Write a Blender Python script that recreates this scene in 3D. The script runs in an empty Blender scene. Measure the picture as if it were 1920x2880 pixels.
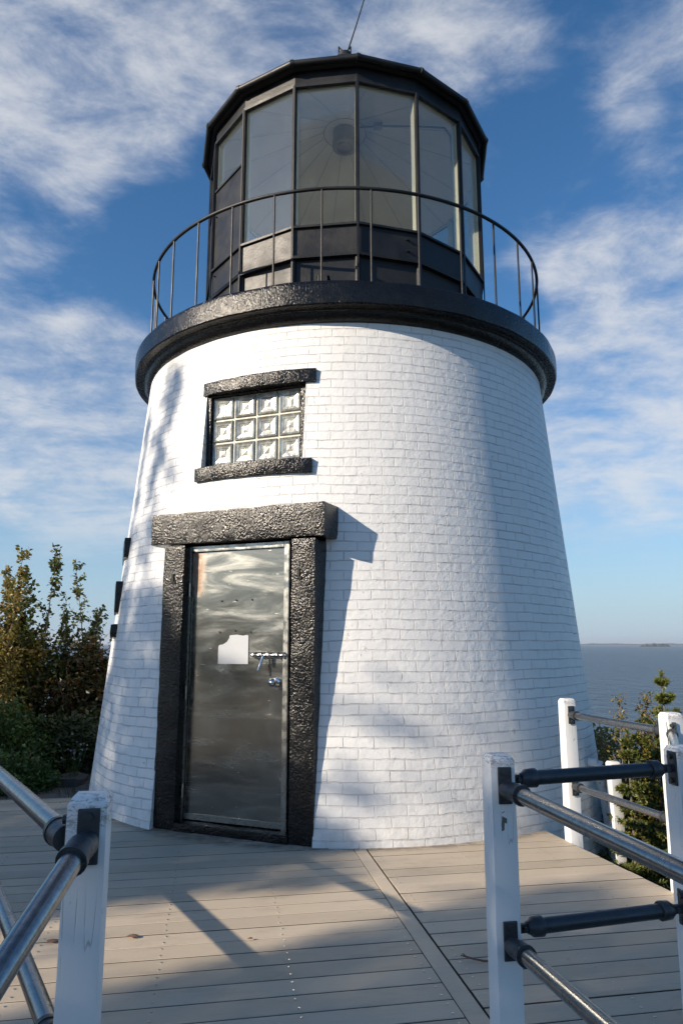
import bpy, bmesh, math, random
from math import radians as rad, sin, cos, pi, sqrt, atan2
from mathutils import Vector, Matrix, noise

sc = bpy.context.scene
col = sc.collection

# ------------------------------------------------------------ camera
EYE = Vector((0, 0, 1.4))
cam_d = bpy.data.cameras.new("camera")
cam = bpy.data.objects.new("camera", cam_d)
col.objects.link(cam)
cam.location = EYE
cam.rotation_euler = (rad(90) + 0.171, 0, 0)
cam_d.sensor_fit = 'HORIZONTAL'
cam_d.sensor_width = 24.0
cam_d.lens = 24.0 * 1592 / 1568
cam_d.shift_y = 28 / 1568
cam_d.clip_start = 0.05
cam_d.clip_end = 90000
sc.camera = cam

# ------------------------------------------------------------ sun and sky
SUN_AZ, SUN_EL = rad(-120), rad(24)
S = Vector((sin(SUN_AZ) * cos(SUN_EL), cos(SUN_AZ) * cos(SUN_EL), sin(SUN_EL)))
sl = bpy.data.lights.new("sun", 'SUN')
sl.energy = 5.0
sl.angle = rad(0.53)
sl.color = (1.0, 0.86, 0.69)
so = bpy.data.objects.new("sun", sl)
so.rotation_euler = S.to_track_quat('Z', 'Y').to_euler()
col.objects.link(so)

sc.view_settings.view_transform = 'Standard'
sc.view_settings.look = 'None'
sc.view_settings.gamma = 1
sc.view_settings.exposure = 0.46


class NT:
    """small node-tree writer"""
    def __init__(s, tree):
        s.t = tree; s.n = tree.nodes; s.l = tree.links
    def new(s, typ, **kw):
        nd = s.n.new(typ)
        for k, v in kw.items():
            setattr(nd, k, v)
        return nd
    def put(s, sock, v):
        if hasattr(v, 'is_output') or isinstance(v, bpy.types.NodeSocket):
            s.l.new(v, sock)
        else:
            sock.default_value = v
    def math(s, op, a, b=0.0, c=None, clamp=False):
        nd = s.new('ShaderNodeMath', operation=op, use_clamp=clamp)
        s.put(nd.inputs[0], a); s.put(nd.inputs[1], b)
        if c is not None: s.put(nd.inputs[2], c)
        return nd.outputs[0]
    def vmath(s, op, a, b=None):
        nd = s.new('ShaderNodeVectorMath', operation=op)
        s.put(nd.inputs[0], a)
        if b is not None: s.put(nd.inputs[1], b)
        return nd.outputs['Value'] if op in ('DOT_PRODUCT', 'LENGTH') else nd.outputs[0]
    def noise(s, vec, scale, detail=4, rough=.55, dist=0.0, out='Fac'):
        nd = s.new('ShaderNodeTexNoise')
        if vec is not None: s.put(nd.inputs['Vector'], vec)
        nd.inputs['Scale'].default_value = scale
        nd.inputs['Detail'].default_value = detail
        nd.inputs['Roughness'].default_value = rough
        nd.inputs['Distortion'].default_value = dist
        return nd.outputs[out]
    def voro(s, vec, scale, feature='F1', out='Distance'):
        nd = s.new('ShaderNodeTexVoronoi', feature=feature)
        if vec is not None: s.put(nd.inputs['Vector'], vec)
        nd.inputs['Scale'].default_value = scale
        return nd.outputs[out]
    def ramp(s, fac, stops):
        nd = s.new('ShaderNodeValToRGB')
        s.put(nd.inputs[0], fac)
        el = nd.color_ramp.elements
        while len(el) < len(stops): el.new(0.5)
        for e, (p, c) in zip(el, stops):
            e.position = p
            e.color = c if len(c) == 4 else (*c, 1)
        return nd.outputs[0]
    def maprange(s, v, a, b, c=0.0, d=1.0, smooth=True):
        nd = s.new('ShaderNodeMapRange')
        if smooth: nd.interpolation_type = 'SMOOTHSTEP'
        s.put(nd.inputs[0], v)
        for i, q in enumerate((a, b, c, d)): s.put(nd.inputs[1 + i], q)
        return nd.outputs[0]
    def mix(s, fac, a, b, mode='MIX'):
        nd = s.new('ShaderNodeMix', data_type='RGBA', blend_type=mode)
        s.put(nd.inputs[0], fac); s.put(nd.inputs[6], a); s.put(nd.inputs[7], b)
        return nd.outputs[2]
    def mapping(s, vec, scale=(1, 1, 1), rot=(0, 0, 0), loc=(0, 0, 0)):
        nd = s.new('ShaderNodeMapping')
        s.put(nd.inputs[0], vec)
        nd.inputs['Scale'].default_value = scale
        nd.inputs['Rotation'].default_value = rot
        nd.inputs['Location'].default_value = loc
        return nd.outputs[0]
    def bump(s, h, strength=1.0, dist=0.01, normal=None):
        nd = s.new('ShaderNodeBump')
        nd.inputs['Strength'].default_value = strength
        nd.inputs['Distance'].default_value = dist
        s.put(nd.inputs['Height'], h)
        if normal is not None: s.put(nd.inputs['Normal'], normal)
        return nd.outputs[0]


def c4(c):
    return (*c, 1) if len(c) == 3 else c


# world: physical sky with thin clouds laid out by direction
w = bpy.data.worlds.new("World")
sc.world = w
w.use_nodes = True
nt = NT(w.node_tree)
for n in list(nt.n): nt.n.remove(n)
out = nt.new('ShaderNodeOutputWorld')
bg = nt.new('ShaderNodeBackground')
bg.inputs['Strength'].default_value = 0.107
sky = nt.new('ShaderNodeTexSky')
sky.sky_type = 'NISHITA'
sky.sun_disc = False
sky.sun_elevation = SUN_EL
sky.sun_rotation = SUN_AZ
sky.air_density = 1.0
sky.dust_density = 0.3
sky.ozone_density = 3.0
geo = nt.new('ShaderNodeTexCoord')
D = geo.outputs['Generated']
sep = nt.new('ShaderNodeSeparateXYZ'); nt.put(sep.inputs[0], D)
dx, dy, dz = sep.outputs


def pixdir(px, py):
    """direction through a point of the picture, used to lay out the clouds in the sky"""
    a = (px - 784) / 1592; u = -(py - 1204) / 1592
    th = 0.171
    v = Vector((a, cos(th) - u * sin(th), sin(th) + u * cos(th)))
    return v.normalized()


# cloud texture on a high flat layer
zc = nt.math('MAXIMUM', dz, 0.02)
zc = nt.math('ADD', zc, 0.12)
cmb = nt.new('ShaderNodeCombineXYZ')
nt.put(cmb.inputs[0], nt.math('DIVIDE', dx, zc))
nt.put(cmb.inputs[1], nt.math('DIVIDE', dy, zc))
P = cmb.outputs[0]
st = nt.mapping(P, scale=(1.0, 1.35, 1), rot=(0, 0, rad(28)))
n1 = nt.noise(st, 1.7, 9, .6, .55)
n2 = nt.noise(nt.mapping(P, scale=(1.0, 2.2, 1), rot=(0, 0, rad(-30)), loc=(3, 1, 0)), 4.5, 8, .6, .35)
n3 = nt.noise(nt.mapping(D, scale=(1, 1, 2.4), rot=(0.15, rad(30), 0)), 7.5, 11, .66, .25)
blobs = [  # picture point, angular radius in degrees, weight
    (60, 230, 7.5, 1.0), (250, 300, 4.5, .6), (430, 170, 5.5, .55), (330, 50, 4, .4), (60, 440, 4, .5), (620, 70, 5, .45), (560, 200, 3, .2),
    (90, 800, 6.5, .9), (270, 900, 5, .55), (60, 1050, 6.5, 1.0), (240, 1120, 4.5, .8), (50, 690, 3, .4), (260, 720, 2.5, .35),
    (1390, 310, 2.6, .6), (1540, 190, 3.6, .7), (1500, 110, 3, .2), (1180, 190, 4, .3), (1080, 100, 4, .25),
    (1530, 500, 3.6, .75), (1400, 620, 3.4, .65), (1285, 570, 2.8, .7), (1540, 760, 6.5, .95), (1400, 960, 6.5, 1.0),
    (1530, 1110, 6, .9), (1310, 1160, 3.5, .7), (900, 60, 5, .45), (1050, 60, 4, .25), (1200, 1000, 4, .4),
    (210, 560, 5.5, -.75), (420, 560, 5, -.6), (60, 570, 3.5, -.5), (1220, 400, 4.5, -.35), (1500, 400, 2.6, -.5), (1290, 280, 2.6, -.3), (480, 380, 4, -.25)]
acc = None
for (px, py, r, wt) in blobs:
    d = nt.vmath('DOT_PRODUCT', D, tuple(pixdir(px, py)))
    m = nt.maprange(d, cos(rad(r * 1.75)), cos(rad(r * .15)), 0.0, wt)
    acc = m if acc is None else nt.math('MAXIMUM', acc, m) if False else nt.math('ADD', acc, m)
front = nt.maprange(dy, 0.3, 0.7)
acc = nt.math('MINIMUM', acc, 1.05)
other = nt.math('MULTIPLY', nt.math('SUBTRACT', 1.0, front), 0.12)
cov = nt.math('ADD', nt.math('ADD', acc, other), .10)
tex = nt.math('ADD', nt.math('MULTIPLY', n1, .30), nt.math('ADD', nt.math('MULTIPLY', n2, .15), nt.math('MULTIPLY', n3, .65)))
v = nt.math('ADD', nt.math('MULTIPLY', cov, .50), nt.math('MULTIPLY', nt.math('SUBTRACT', tex, .55), 2.1))
cl = nt.maprange(v, 0.05, 1.0)
low = nt.maprange(dz, 0.085, 0.19)
cl = nt.math('MULTIPLY', cl, low)
cl = nt.math('MULTIPLY', cl, .86)
cloudcol = nt.mix(nt.maprange(v, .2, .8), (3.7, 4.1, 4.9, 1), (5.1, 5.2, 5.4, 1))
skyhs = nt.new('ShaderNodeHueSaturation')
skyhs.inputs['Saturation'].default_value = 1.22
skyhs.inputs['Value'].default_value = 1.0
nt.put(skyhs.inputs['Color'], sky.outputs[0])
hz = nt.maprange(dz, -0.02, 0.30, 1, 0)
skyc = nt.mix(nt.math('MULTIPLY', hz, .85), skyhs.outputs[0], (2.45, 3.55, 4.75, 1))
mx = nt.mix(cl, skyc, cloudcol)
nt.put(bg.inputs['Color'], mx)
nt.put(out.inputs[0], bg.outputs[0])

# ------------------------------------------------------------ materials
MAT = {}


def material(name):
    m = bpy.data.materials.new(name)
    m.use_nodes = True
    t = NT(m.node_tree)
    b = m.node_tree.nodes['Principled BSDF']
    MAT[name] = m
    return m, t, b


def objco(t):
    return t.new('ShaderNodeTexCoord').outputs['Object']


def mat_simple(name, colr, rough=.5, metal=0.0, nscale=20, nvar=.15, bump=.002, spec=.5, coat=0.0):
    m, t, b = material(name)
    co = objco(t)
    n = t.noise(co, nscale, 5)
    c = t.mix(n, c4(tuple(max(0, x * (1 - nvar)) for x in colr)), c4(tuple(x * (1 + nvar) for x in colr)))
    t.put(b.inputs['Base Color'], c)
    t.put(b.inputs['Roughness'], t.maprange(t.noise(co, nscale * 1.7, 4), .3, .7, max(0.02, rough - .1), rough + .1))
    b.inputs['Metallic'].default_value = metal
    b.inputs['Specular IOR Level'].default_value = spec
    if coat: b.inputs['Coat Weight'].default_value = coat
    if bump:
        t.put(b.inputs['Normal'], t.bump(t.noise(co, nscale * 2, 4), .6, bump))
    return m


def mat_brick():
    m, t, b = material('white_painted_brick')
    co = objco(t)
    s_ = t.new('ShaderNodeSeparateXYZ'); t.put(s_.inputs[0], co)
    x, y, z = s_.outputs
    az = t.math('ARCTAN2', x, t.math('MULTIPLY', y, -1.0))
    u = t.math('MULTIPLY', az, 2.39)
    cb = t.new('ShaderNodeCombineXYZ')
    wob = t.noise(co, 1.3, 2, .5, 0, 'Color')
    wob2 = t.noise(co, 9, 3, .6, 0, 'Color')
    wsep = t.new('ShaderNodeSeparateXYZ'); t.put(wsep.inputs[0], wob)
    w2 = t.new('ShaderNodeSeparateXYZ'); t.put(w2.inputs[0], wob2)
    t.put(cb.inputs[0], t.math('ADD', u, t.math('ADD', t.math('MULTIPLY', wsep.outputs[0], .03), t.math('MULTIPLY', w2.outputs[0], .018))))
    t.put(cb.inputs[1], t.math('ADD', z, t.math('ADD', t.math('MULTIPLY', wsep.outputs[1], .045), t.math('MULTIPLY', w2.outputs[1], .017))))
    br = t.new('ShaderNodeTexBrick')
    t.put(br.inputs['Vector'], cb.outputs[0])
    br.offset = .5
    br.inputs['Scale'].default_value = 1.0
    br.inputs['Brick Width'].default_value = .214
    br.inputs['Row Height'].default_value = .0765
    br.inputs['Mortar Size'].default_value = .0045
    br.inputs['Mortar Smooth'].default_value = .55
    br.inputs['Bias'].default_value = 0.0
    br.inputs['Color1'].default_value = (0, 0, 0, 1)
    br.inputs['Color2'].default_value = (1, 1, 1, 1)
    br.inputs['Mortar'].default_value = (.5, .5, .5, 1)
    mort = br.outputs['Fac']
    # some joints are filled level with paint
    fill = t.maprange(t.noise(co, 5, 3, .6), .42, .62, .35, 1.0)
    j = t.math('MULTIPLY', mort, fill)
    per = br.outputs['Color']
    g = t.noise(co, 55, 5, .65)
    lump = t.noise(co, 14, 4, .6)
    chips = t.maprange(t.noise(co, 21, 6, .75, .6), .63, .70)
    chips = t.math('MULTIPLY', chips, t.maprange(t.noise(co, 2.2, 3), .48, .62))
    h = t.math('SUBTRACT', t.math('ADD', t.math('MULTIPLY', per, .24), t.math('ADD', t.math('MULTIPLY', g, .16), t.math('MULTIPLY', lump, .55))), t.math('MULTIPLY', j, 1.0))
    h = t.math('SUBTRACT', h, t.math('MULTIPLY', chips, .6))
    t.put(b.inputs['Normal'], t.bump(h, 1.0, .0115))
    stain = t.maprange(t.noise(t.mapping(co, scale=(1, 1, .35)), 2.4, 6, .65), .35, .75)
    c = t.mix(t.math('MULTIPLY', stain, .35), (.80, .80, .79, 1), (.70, .70, .685, 1))
    c = t.mix(t.math('MULTIPLY', j, .32), c, (.52, .52, .51, 1))
    spots = t.maprange(t.voro(co, 9), .0, .035, 1, 0)
    spots = t.math('MULTIPLY', spots, t.maprange(t.noise(co, 3), .55, .6))
    c = t.mix(t.math('MULTIPLY', spots, .7), c, (.30, .28, .25, 1))
    # grime close to the base
    gr = t.math('MULTIPLY', t.maprange(z, .0, .28, 1, 0), t.maprange(t.noise(co, 7, 5, .7), .35, .7))
    c = t.mix(t.math('MULTIPLY', gr, .45), c, (.42, .40, .36, 1))
    t.put(b.inputs['Base Color'], c)
    t.put(b.inputs['Roughness'], t.maprange(t.noise(co, 17, 3), .3, .7, .38, .6))
    b.inputs['Specular IOR Level'].default_value = .45
    return m


def mat_blackstone(name='black_painted_stone', scale=58, dist=.0048, col_=(.0045, .0045, .005), rough=.22):
    m, t, b = material(name)
    co = objco(t)
    n = t.noise(co, scale, 2, .6, 0)
    v1 = t.noise(co, scale * 2.1, 2, .6, 0)
    big = t.noise(co, 6, 3)
    h = t.math('ADD', t.math('MULTIPLY', n, 1.25), t.math('ADD', t.math('MULTIPLY', v1, .25), t.math('MULTIPLY', big, .7)))
    t.put(b.inputs['Normal'], t.bump(h, 1.0, dist))
    c = t.mix(t.maprange(t.noise(co, 9, 6, .7), .4, .75), c4(col_), (.010, .0098, .0095, 1))
    t.put(b.inputs['Base Color'], c)
    t.put(b.inputs['Roughness'], t.maprange(t.noise(co, 13, 4), .3, .7, rough - .07, rough + .1))
    b.inputs['Specular IOR Level'].default_value = .38
    return m


def mat_blackmetal():
    m, t, b = material('black_painted_iron')
    co = objco(t)
    n = t.noise(co, 3.5, 5, .6)
    fine = t.noise(co, 42, 4, .6)
    t.put(b.inputs['Base Color'], t.mix(t.maprange(n, .35, .7), (.008, .0085, .010, 1), (.018, .018, .019, 1)))
    t.put(b.inputs['Roughness'], t.maprange(n, .3, .7, .42, .56))
    t.put(b.inputs['Normal'], t.bump(t.math('ADD', t.math('MULTIPLY', fine, .4), n), .7, .006))
    b.inputs['Specular IOR Level'].default_value = .42
    return m


def mat_steel_door():
    m, t, b = material('stainless_steel_sheet')
    co = objco(t)   # door local: x across, z up
    warp = t.noise(t.mapping(co, scale=(1.2, 1, 2.4)), 1.6, 3, .55, .7)
    warp2 = t.noise(t.mapping(co, scale=(.5, 1, 4)), 2.3, 2, .5, .3)
    br = t.noise(t.mapping(co, scale=(160, 1, 3)), 3, 3, .6)
    h = t.math('ADD', t.math('MULTIPLY', warp, .8), t.math('ADD', t.math('MULTIPLY', warp2, .12), t.math('MULTIPLY', br, .0012)))
    # dents
    dents = None
    for (a, c_, r) in ((-.30, 1.80, .10), (.17, 1.97, .10), (-.08, 1.68, .05), (-.36, 1.0, .09)):
        d = t.vmath('LENGTH', t.vmath('SUBTRACT', co, (a, 0, c_)))
        q = t.maprange(d, 0, r, -.16, 0)
        dents = q if dents is None else t.math('ADD', dents, q)
    h = t.math('ADD', h, dents)
    t.put(b.inputs['Normal'], t.bump(h, .8, .0034))
    s_ = t.new('ShaderNodeSeparateXYZ'); t.put(s_.inputs[0], co)
    x, y, z = s_.outputs
    edge = t.maprange(x, -.42, -.30, 1, 0)
    up = t.maprange(z, 1.72, 1.86, 0, 1)
    rs = t.math('MULTIPLY', t.math('MULTIPLY', edge, up), t.maprange(t.noise(co, 12, 5, .7), .30, .6))
    rs = t.math('MULTIPLY', rs, .85)
    smear = t.maprange(t.noise(t.mapping(co, scale=(.7, 1, 3.2)), 2.1, 5, .6, 1.0), .35, .75)
    c = t.mix(smear, (.25, .25, .23, 1), (.38, .385, .365, 1))
    # scratches
    wv = t.noise(t.mapping(co, scale=(2, 1, 30), rot=(0, rad(24), 0)), 3.5, 2, .5)
    wv2 = t.noise(t.mapping(co, scale=(2.4, 1, 36), rot=(0, rad(-33), 0)), 3.1, 2, .5)
    scr = t.math('MAXIMUM', t.maprange(wv, .73, .76), t.maprange(wv2, .74, .77))
    c = t.mix(t.math('MULTIPLY', scr, .5), c, (.8, .8, .78, 1))
    c = t.mix(rs, c, (.25, .105, .03, 1))
    t.put(b.inputs['Base Color'], c)
    t.put(b.inputs['Metallic'], t.maprange(rs, 0, .8, 1, .1))
    ro = t.math('ADD', t.maprange(smear, 0, 1, .20, .30), t.math('MULTIPLY', scr, .2))
    t.put(b.inputs['Roughness'], t.math('ADD', ro, t.math('MULTIPLY', rs, .4)))
    return m


def mat_pipe():
    m, t, b = material('galvanised_pipe')
    co = objco(t)
    n = t.noise(t.mapping(co, scale=(1, 1, 1)), 60, 5, .7)
    b.inputs['Metallic'].default_value = .95
    t.put(b.inputs['Base Color'], t.mix(t.maprange(n, .3, .7), (.20, .21, .22, 1), (.31, .315, .32, 1)))
    t.put(b.inputs['Roughness'], t.maprange(t.noise(co, 9, 5, .6), .3, .7, .20, .30))
    t.put(b.inputs['Normal'], t.bump(t.noise(co, 130, 3), .3, .0004))
    return m


def mat_whitewood():
    m, t, b = material('white_painted_wood')
    co = objco(t)
    gr = t.noise(t.mapping(co, scale=(45, 45, 1.6)), 1.0, 5, .6, .4)
    big = t.noise(co, 5, 4)
    chip = t.maprange(t.noise(co, 24, 6, .72, .5), .66, .68)
    chip = t.math('MULTIPLY', chip, t.maprange(t.noise(co, 4.5, 2), .5, .58))
    s_ = t.new('ShaderNodeSeparateXYZ'); t.put(s_.inputs[0], co)
    top = t.maprange(s_.outputs[2], .93, .99)
    cr = t.maprange(t.noise(t.mapping(co, scale=(1, 1, 3)), 26, 6, .75, 1.2), .50, .58)
    cr = t.math('MULTIPLY', cr, top)
    crk = t.maprange(t.math('ABSOLUTE', t.math('SUBTRACT', t.noise(t.mapping(co, scale=(14, 14, .8)), 1.3, 2), .5)), 0, .008, 1, 0)
    crk = t.math('MULTIPLY', crk, t.maprange(t.noise(co, 3), .52, .6))
    c = t.mix(big, (.74, .75, .75, 1), (.80, .80, .79, 1))
    c = t.mix(t.math('MULTIPLY', t.math('MAXIMUM', cr, crk), .75), c, (.22, .20, .18, 1))
    c = t.mix(chip, c, (.17, .12, .08, 1))
    t.put(b.inputs['Base Color'], c)
    t.put(b.inputs['Roughness'], t.maprange(big, .3, .7, .38, .55))
    h = t.math('SUBTRACT', t.math('MULTIPLY', gr, .35), t.math('MULTIPLY', t.math('MAXIMUM', chip, crk), 1.0))
    t.put(b.inputs['Normal'], t.bump(h, .8, .002))
    return m


def mat_deck():
    m, t, b = material('composite_deck_board')
    co = objco(t)
    rot = t.mapping(co, rot=(0, 0, rad(-10)))
    gr = t.noise(t.mapping(rot, scale=(2.2, 75, 1)), 1.0, 5, .65, .2)
    isl = t.new('ShaderNodeNewGeometry').outputs['Random Per Island']
    big = t.noise(co, 1.3, 5, .6)
    c = t.mix(gr, (.49, .405, .30, 1), (.60, .505, .385, 1))
    c = t.mix(t.math('MULTIPLY', isl, .6), c, (.34, .285, .21, 1))
    c = t.mix(t.maprange(big, .4, .75, 0, .3), c, (.37, .335, .285, 1))
    sp = t.maprange(t.voro(co, 7.5), .02, .07, 1, 0)
    sp = t.math('MULTIPLY', sp, t.maprange(t.noise(co, 2.3), .54, .6))
    c = t.mix(t.math('MULTIPLY', sp, .7), c, (.10, .075, .055, 1))
    blot = t.maprange(t.noise(co, 5.5, 6, .7, .5), .62, .72)
    c = t.mix(t.math('MULTIPLY', blot, .35), c, (.15, .13, .105, 1))
    st2 = t.maprange(t.noise(t.mapping(rot, scale=(1, 3, 1)), 2.6, 7, .72), .48, .72)
    c = t.mix(t.math('MULTIPLY', st2, .38), c, (.24, .20, .155, 1))
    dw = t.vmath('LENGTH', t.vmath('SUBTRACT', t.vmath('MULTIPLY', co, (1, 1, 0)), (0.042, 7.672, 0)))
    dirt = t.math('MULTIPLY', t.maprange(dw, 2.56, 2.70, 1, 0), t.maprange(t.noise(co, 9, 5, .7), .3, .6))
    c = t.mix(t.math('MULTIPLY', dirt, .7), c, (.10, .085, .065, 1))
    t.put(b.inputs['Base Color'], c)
    t.put(b.inputs['Roughness'], t.maprange(big, .3, .7, .5, .68))
    t.put(b.inputs['Normal'], t.bump(t.math('ADD', gr, t.math('MULTIPLY', t.noise(co, 90, 3), .5)), .7, .0018))
    return m


def mat_leaf(name, stops, rough=.45, trans=.35):
    m, t, b = material(name)
    isl = t.new('ShaderNodeNewGeometry').outputs['Random Per Island']
    c = t.ramp(isl, stops)
    t.put(b.inputs['Base Color'], c)
    b.inputs['Roughness'].default_value = rough
    tr = t.new('ShaderNodeBsdfTranslucent')
    t.put(tr.inputs[0], c)
    mxs = t.new('ShaderNodeMixShader')
    mxs.inputs[0].default_value = trans
    o = m.node_tree.nodes['Material Output']
    t.l.new(b.outputs[0], mxs.inputs[1]); t.l.new(tr.outputs[0], mxs.inputs[2])
    t.l.new(mxs.outputs[0], o.inputs[0])
    return m


def mat_glass():
    m, t, b = material('lantern_glass')
    o = m.node_tree.nodes['Material Output']
    co = objco(t)
    tr = t.new('ShaderNodeBsdfTransparent'); tr.inputs[0].default_value = (.90, .90, .87, 1)
    gl = t.new('ShaderNodeBsdfGlossy'); gl.inputs['Roughness'].default_value = .03
    gl.inputs[0].default_value = (.9, .93, .95, 1)
    df = t.new('ShaderNodeBsdfDiffuse'); df.inputs[0].default_value = (.42, .45, .45, 1)
    fr = t.new('ShaderNodeFresnel'); fr.inputs[0].default_value = 1.52
    m1 = t.new('ShaderNodeMixShader')
    t.put(m1.inputs[0], t.math('MULTIPLY', fr.outputs[0], .34, clamp=True))
    t.l.new(tr.outputs[0], m1.inputs[1]); t.l.new(gl.outputs[0], m1.inputs[2])
    m2 = t.new('ShaderNodeMixShader')
    t.put(m2.inputs[0], t.maprange(t.noise(co, 2.2, 5, .65), .3, .8, .01, .06))
    t.l.new(m1.outputs[0], m2.inputs[1]); t.l.new(df.outputs[0], m2.inputs[2])
    t.l.new(m2.outputs[0], o.inputs[0])
    return m


def mat_block():
    m, t, b = material('glass_block')
    co = t.new('ShaderNodeNewGeometry').outputs['Position']
    n = t.noise(t.mapping(co, scale=(9, 9, 3)), 2.4, 5, .6, 1.2)
    n2 = t.noise(co, 12, 3, .5)
    pt = t.maprange(n2, .42, .60)
    c = t.mix(t.maprange(n, .3, .7), (.20, .20, .18, 1), (.48, .50, .45, 1))
    c = t.mix(t.math('MULTIPLY', pt, .55), c, (.14, .13, .12, 1))
    t.put(b.inputs['Base Color'], c)
    b.inputs['Metallic'].default_value = .25
    b.inputs['Roughness'].default_value = .2
    b.inputs['Specular IOR Level'].default_value = .9
    b.inputs['Coat Weight'].default_value = .8
    b.inputs['Coat Roughness'].default_value = .03
    t.put(b.inputs['Normal'], t.bump(n, .35, .006))
    return m


def mat_water():
    m, t, b = material('sea_water')
    co = objco(t)
    w1 = t.noise(t.mapping(co, scale=(1, .35, 1), rot=(0, 0, .25)), .16, 6, .65, .3)
    w2 = t.noise(t.mapping(co, scale=(1, .30, 1), rot=(0, 0, -.15)), .05, 6, .7)
    w3 = t.noise(t.mapping(co, scale=(1, .4, 1)), .004, 5, .6)
    ch = t.maprange(t.noise(t.mapping(co, scale=(1, .22, 1)), .22, 5, .75), .38, .66)
    c = t.mix(t.maprange(w3, .35, .65), (.012, .024, .046, 1), (.020, .034, .058, 1))
    t.put(b.inputs['Base Color'], t.mix(t.math('MULTIPLY', ch, .6), c, (.040, .060, .090, 1)))
    b.inputs['Roughness'].default_value = .30
    b.inputs['Specular IOR Level'].default_value = .42
    t.put(b.inputs['Normal'], t.bump(t.math('ADD', w1, w2), 1.0, 7.0))
    return m


def mat_ground():
    m, t, b = material('ground_soil_grass')
    co = objco(t)
    s_ = t.new('ShaderNodeSeparateXYZ'); t.put(s_.inputs[0], co)
    x, y, z = s_.outputs
    n = t.noise(co, 1.1, 5, .6)
    peb = t.voro(co, 60, 'F1', 'Color')
    pebd = t.voro(co, 60)
    fine = t.noise(co, 35, 5, .7)
    gravel = t.mix(t.new('ShaderNodeRGBToBW').outputs[0], (.16, .145, .125, 1), (.16, .145, .125, 1))
    ps = t.new('ShaderNodeSeparateXYZ'); t.put(ps.inputs[0], peb)
    gravel = t.mix(t.maprange(ps.outputs[0], 0, 1, 0, 1), (.10, .088, .075, 1), (.25, .225, .195, 1))
    gravel = t.mix(t.maprange(fine, .35, .7), gravel, (.14, .12, .10, 1))
    soil = t.mix(fine, (.06, .042, .028, 1), (.13, .095, .062, 1))
    green = t.mix(fine, (.03, .05, .012, 1), (.075, .095, .03, 1))
    leftside = t.maprange(t.math('ADD', x, t.math('MULTIPLY', n, .8)), -.4, .4, 1, 0)
    near = t.maprange(y, 7.5, 8.6, 1, 0)
    gm = t.math('MULTIPLY', leftside, near)
    sg = t.mix(t.maprange(t.noise(co, 1.6, 4), .44, .56), soil, green)
    c = t.mix(gm, sg, gravel)
    t.put(b.inputs['Base Color'], c)
    b.inputs['Roughness'].default_value = .9
    t.put(b.inputs['Normal'], t.bump(t.math('ADD', t.math('MULTIPLY', pebd, .6), fine), 1.0, .02))
    return m


mat_brick()
mat_blackstone()
mat_blackmetal()
mat_steel_door()
mat_pipe()
mat_whitewood()
mat_deck()
mat_glass()
mat_block()
mat_water()
mat_ground()
mat_simple('white_interior_paint', (.80, .78, .72), .5, 0, 3, .08, .002)
mat_simple('green_white_interior_paint', (.72, .76, .70), .4, 0, 6, .06, .001)
mat_simple('cast_bracket', (.045, .052, .06), .42, .35, 35, .3, .002)
mat_simple('dark_pipe', (.050, .062, .074), .40, .55, 25, .3, .001)
mat_simple('screw_steel', (.55, .53, .5), .3, .9, 60, .2, 0)
mat_simple('chrome', (.62, .60, .58), .14, 1.0, 30, .1, 0)
mat_simple('frame_steel', (.36, .36, .34), .28, .95, 8, .15, 0)
mat_simple('sticker_white', (.46, .48, .50), .5, 0, 40, .05, 0)
mat_simple('mortar_sealant', (.50, .50, .40), .4, 0, 25, .2, .002)
mat_simple('dark_interior', (.02, .02, .02), .8)
mat_simple('grey_plastic', (.26, .26, .25), .5, 0, 10, .1, .001)
mat_simple('ceiling_seam', (.16, .16, .15), .7)
mat_simple('bark_grey', (.16, .13, .11), .8, 0, 30, .35, .004)
mat_simple('bark_dark', (.06, .045, .035), .85, 0, 30, .35, .006)
mat_simple('edging_stone', (.085, .078, .07), .85, 0, 9, .3, .02)
mat_simple('gap_shade_board_edge', (.10, .075, .052), .85, 0, 30, .4, 0)  # board sides coloured dark to carry the shade inside the gaps
mat_simple('twig_bark', (.16, .085, .055), .7, 0, 60, .3, .001)
mat_simple('rock', (.14, .13, .12), .85, 0, 4, .3, .03)
mat_simple('far_land', (.045, .065, .06), .9, 0, .01, .3, 0)
mat_simple('flower_pale', (.45, .40, .42), .6, 0, 30, .2, 0)
mat_leaf('leaf_olive', [(0, (.038, .062, .014)), (.45, (.072, .105, .022)), (.85, (.14, .14, .030)), (1, (.20, .15, .04))])
mat_leaf('leaf_yellow', [(0, (.10, .11, .022)), (.5, (.23, .19, .038)), (1, (.32, .21, .06))])
mat_leaf('leaf_dark', [(0, (.018, .032, .009)), (.6, (.034, .056, .015)), (1, (.06, .08, .024))], .5, .25)
mat_leaf('leaf_red', [(0, (.030, .034, .012)), (.5, (.045, .052, .016)), (.62, (.085, .030, .014)), (.85, (.055, .060, .016)), (1, (.14, .07, .02))])
mat_leaf('leaf_green', [(0, (.035, .075, .014)), (.6, (.065, .125, .024)), (1, (.10, .15, .04))])
mat_leaf('needle_green', [(0, (.055, .085, .02)), (.5, (.11, .15, .034)), (.85, (.20, .20, .048)), (1, (.28, .21, .055))], .5, .2)
mat_leaf('grass_blade', [(0, (.03, .055, .012)), (.6, (.06, .09, .02)), (1, (.13, .12, .04))])


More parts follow.
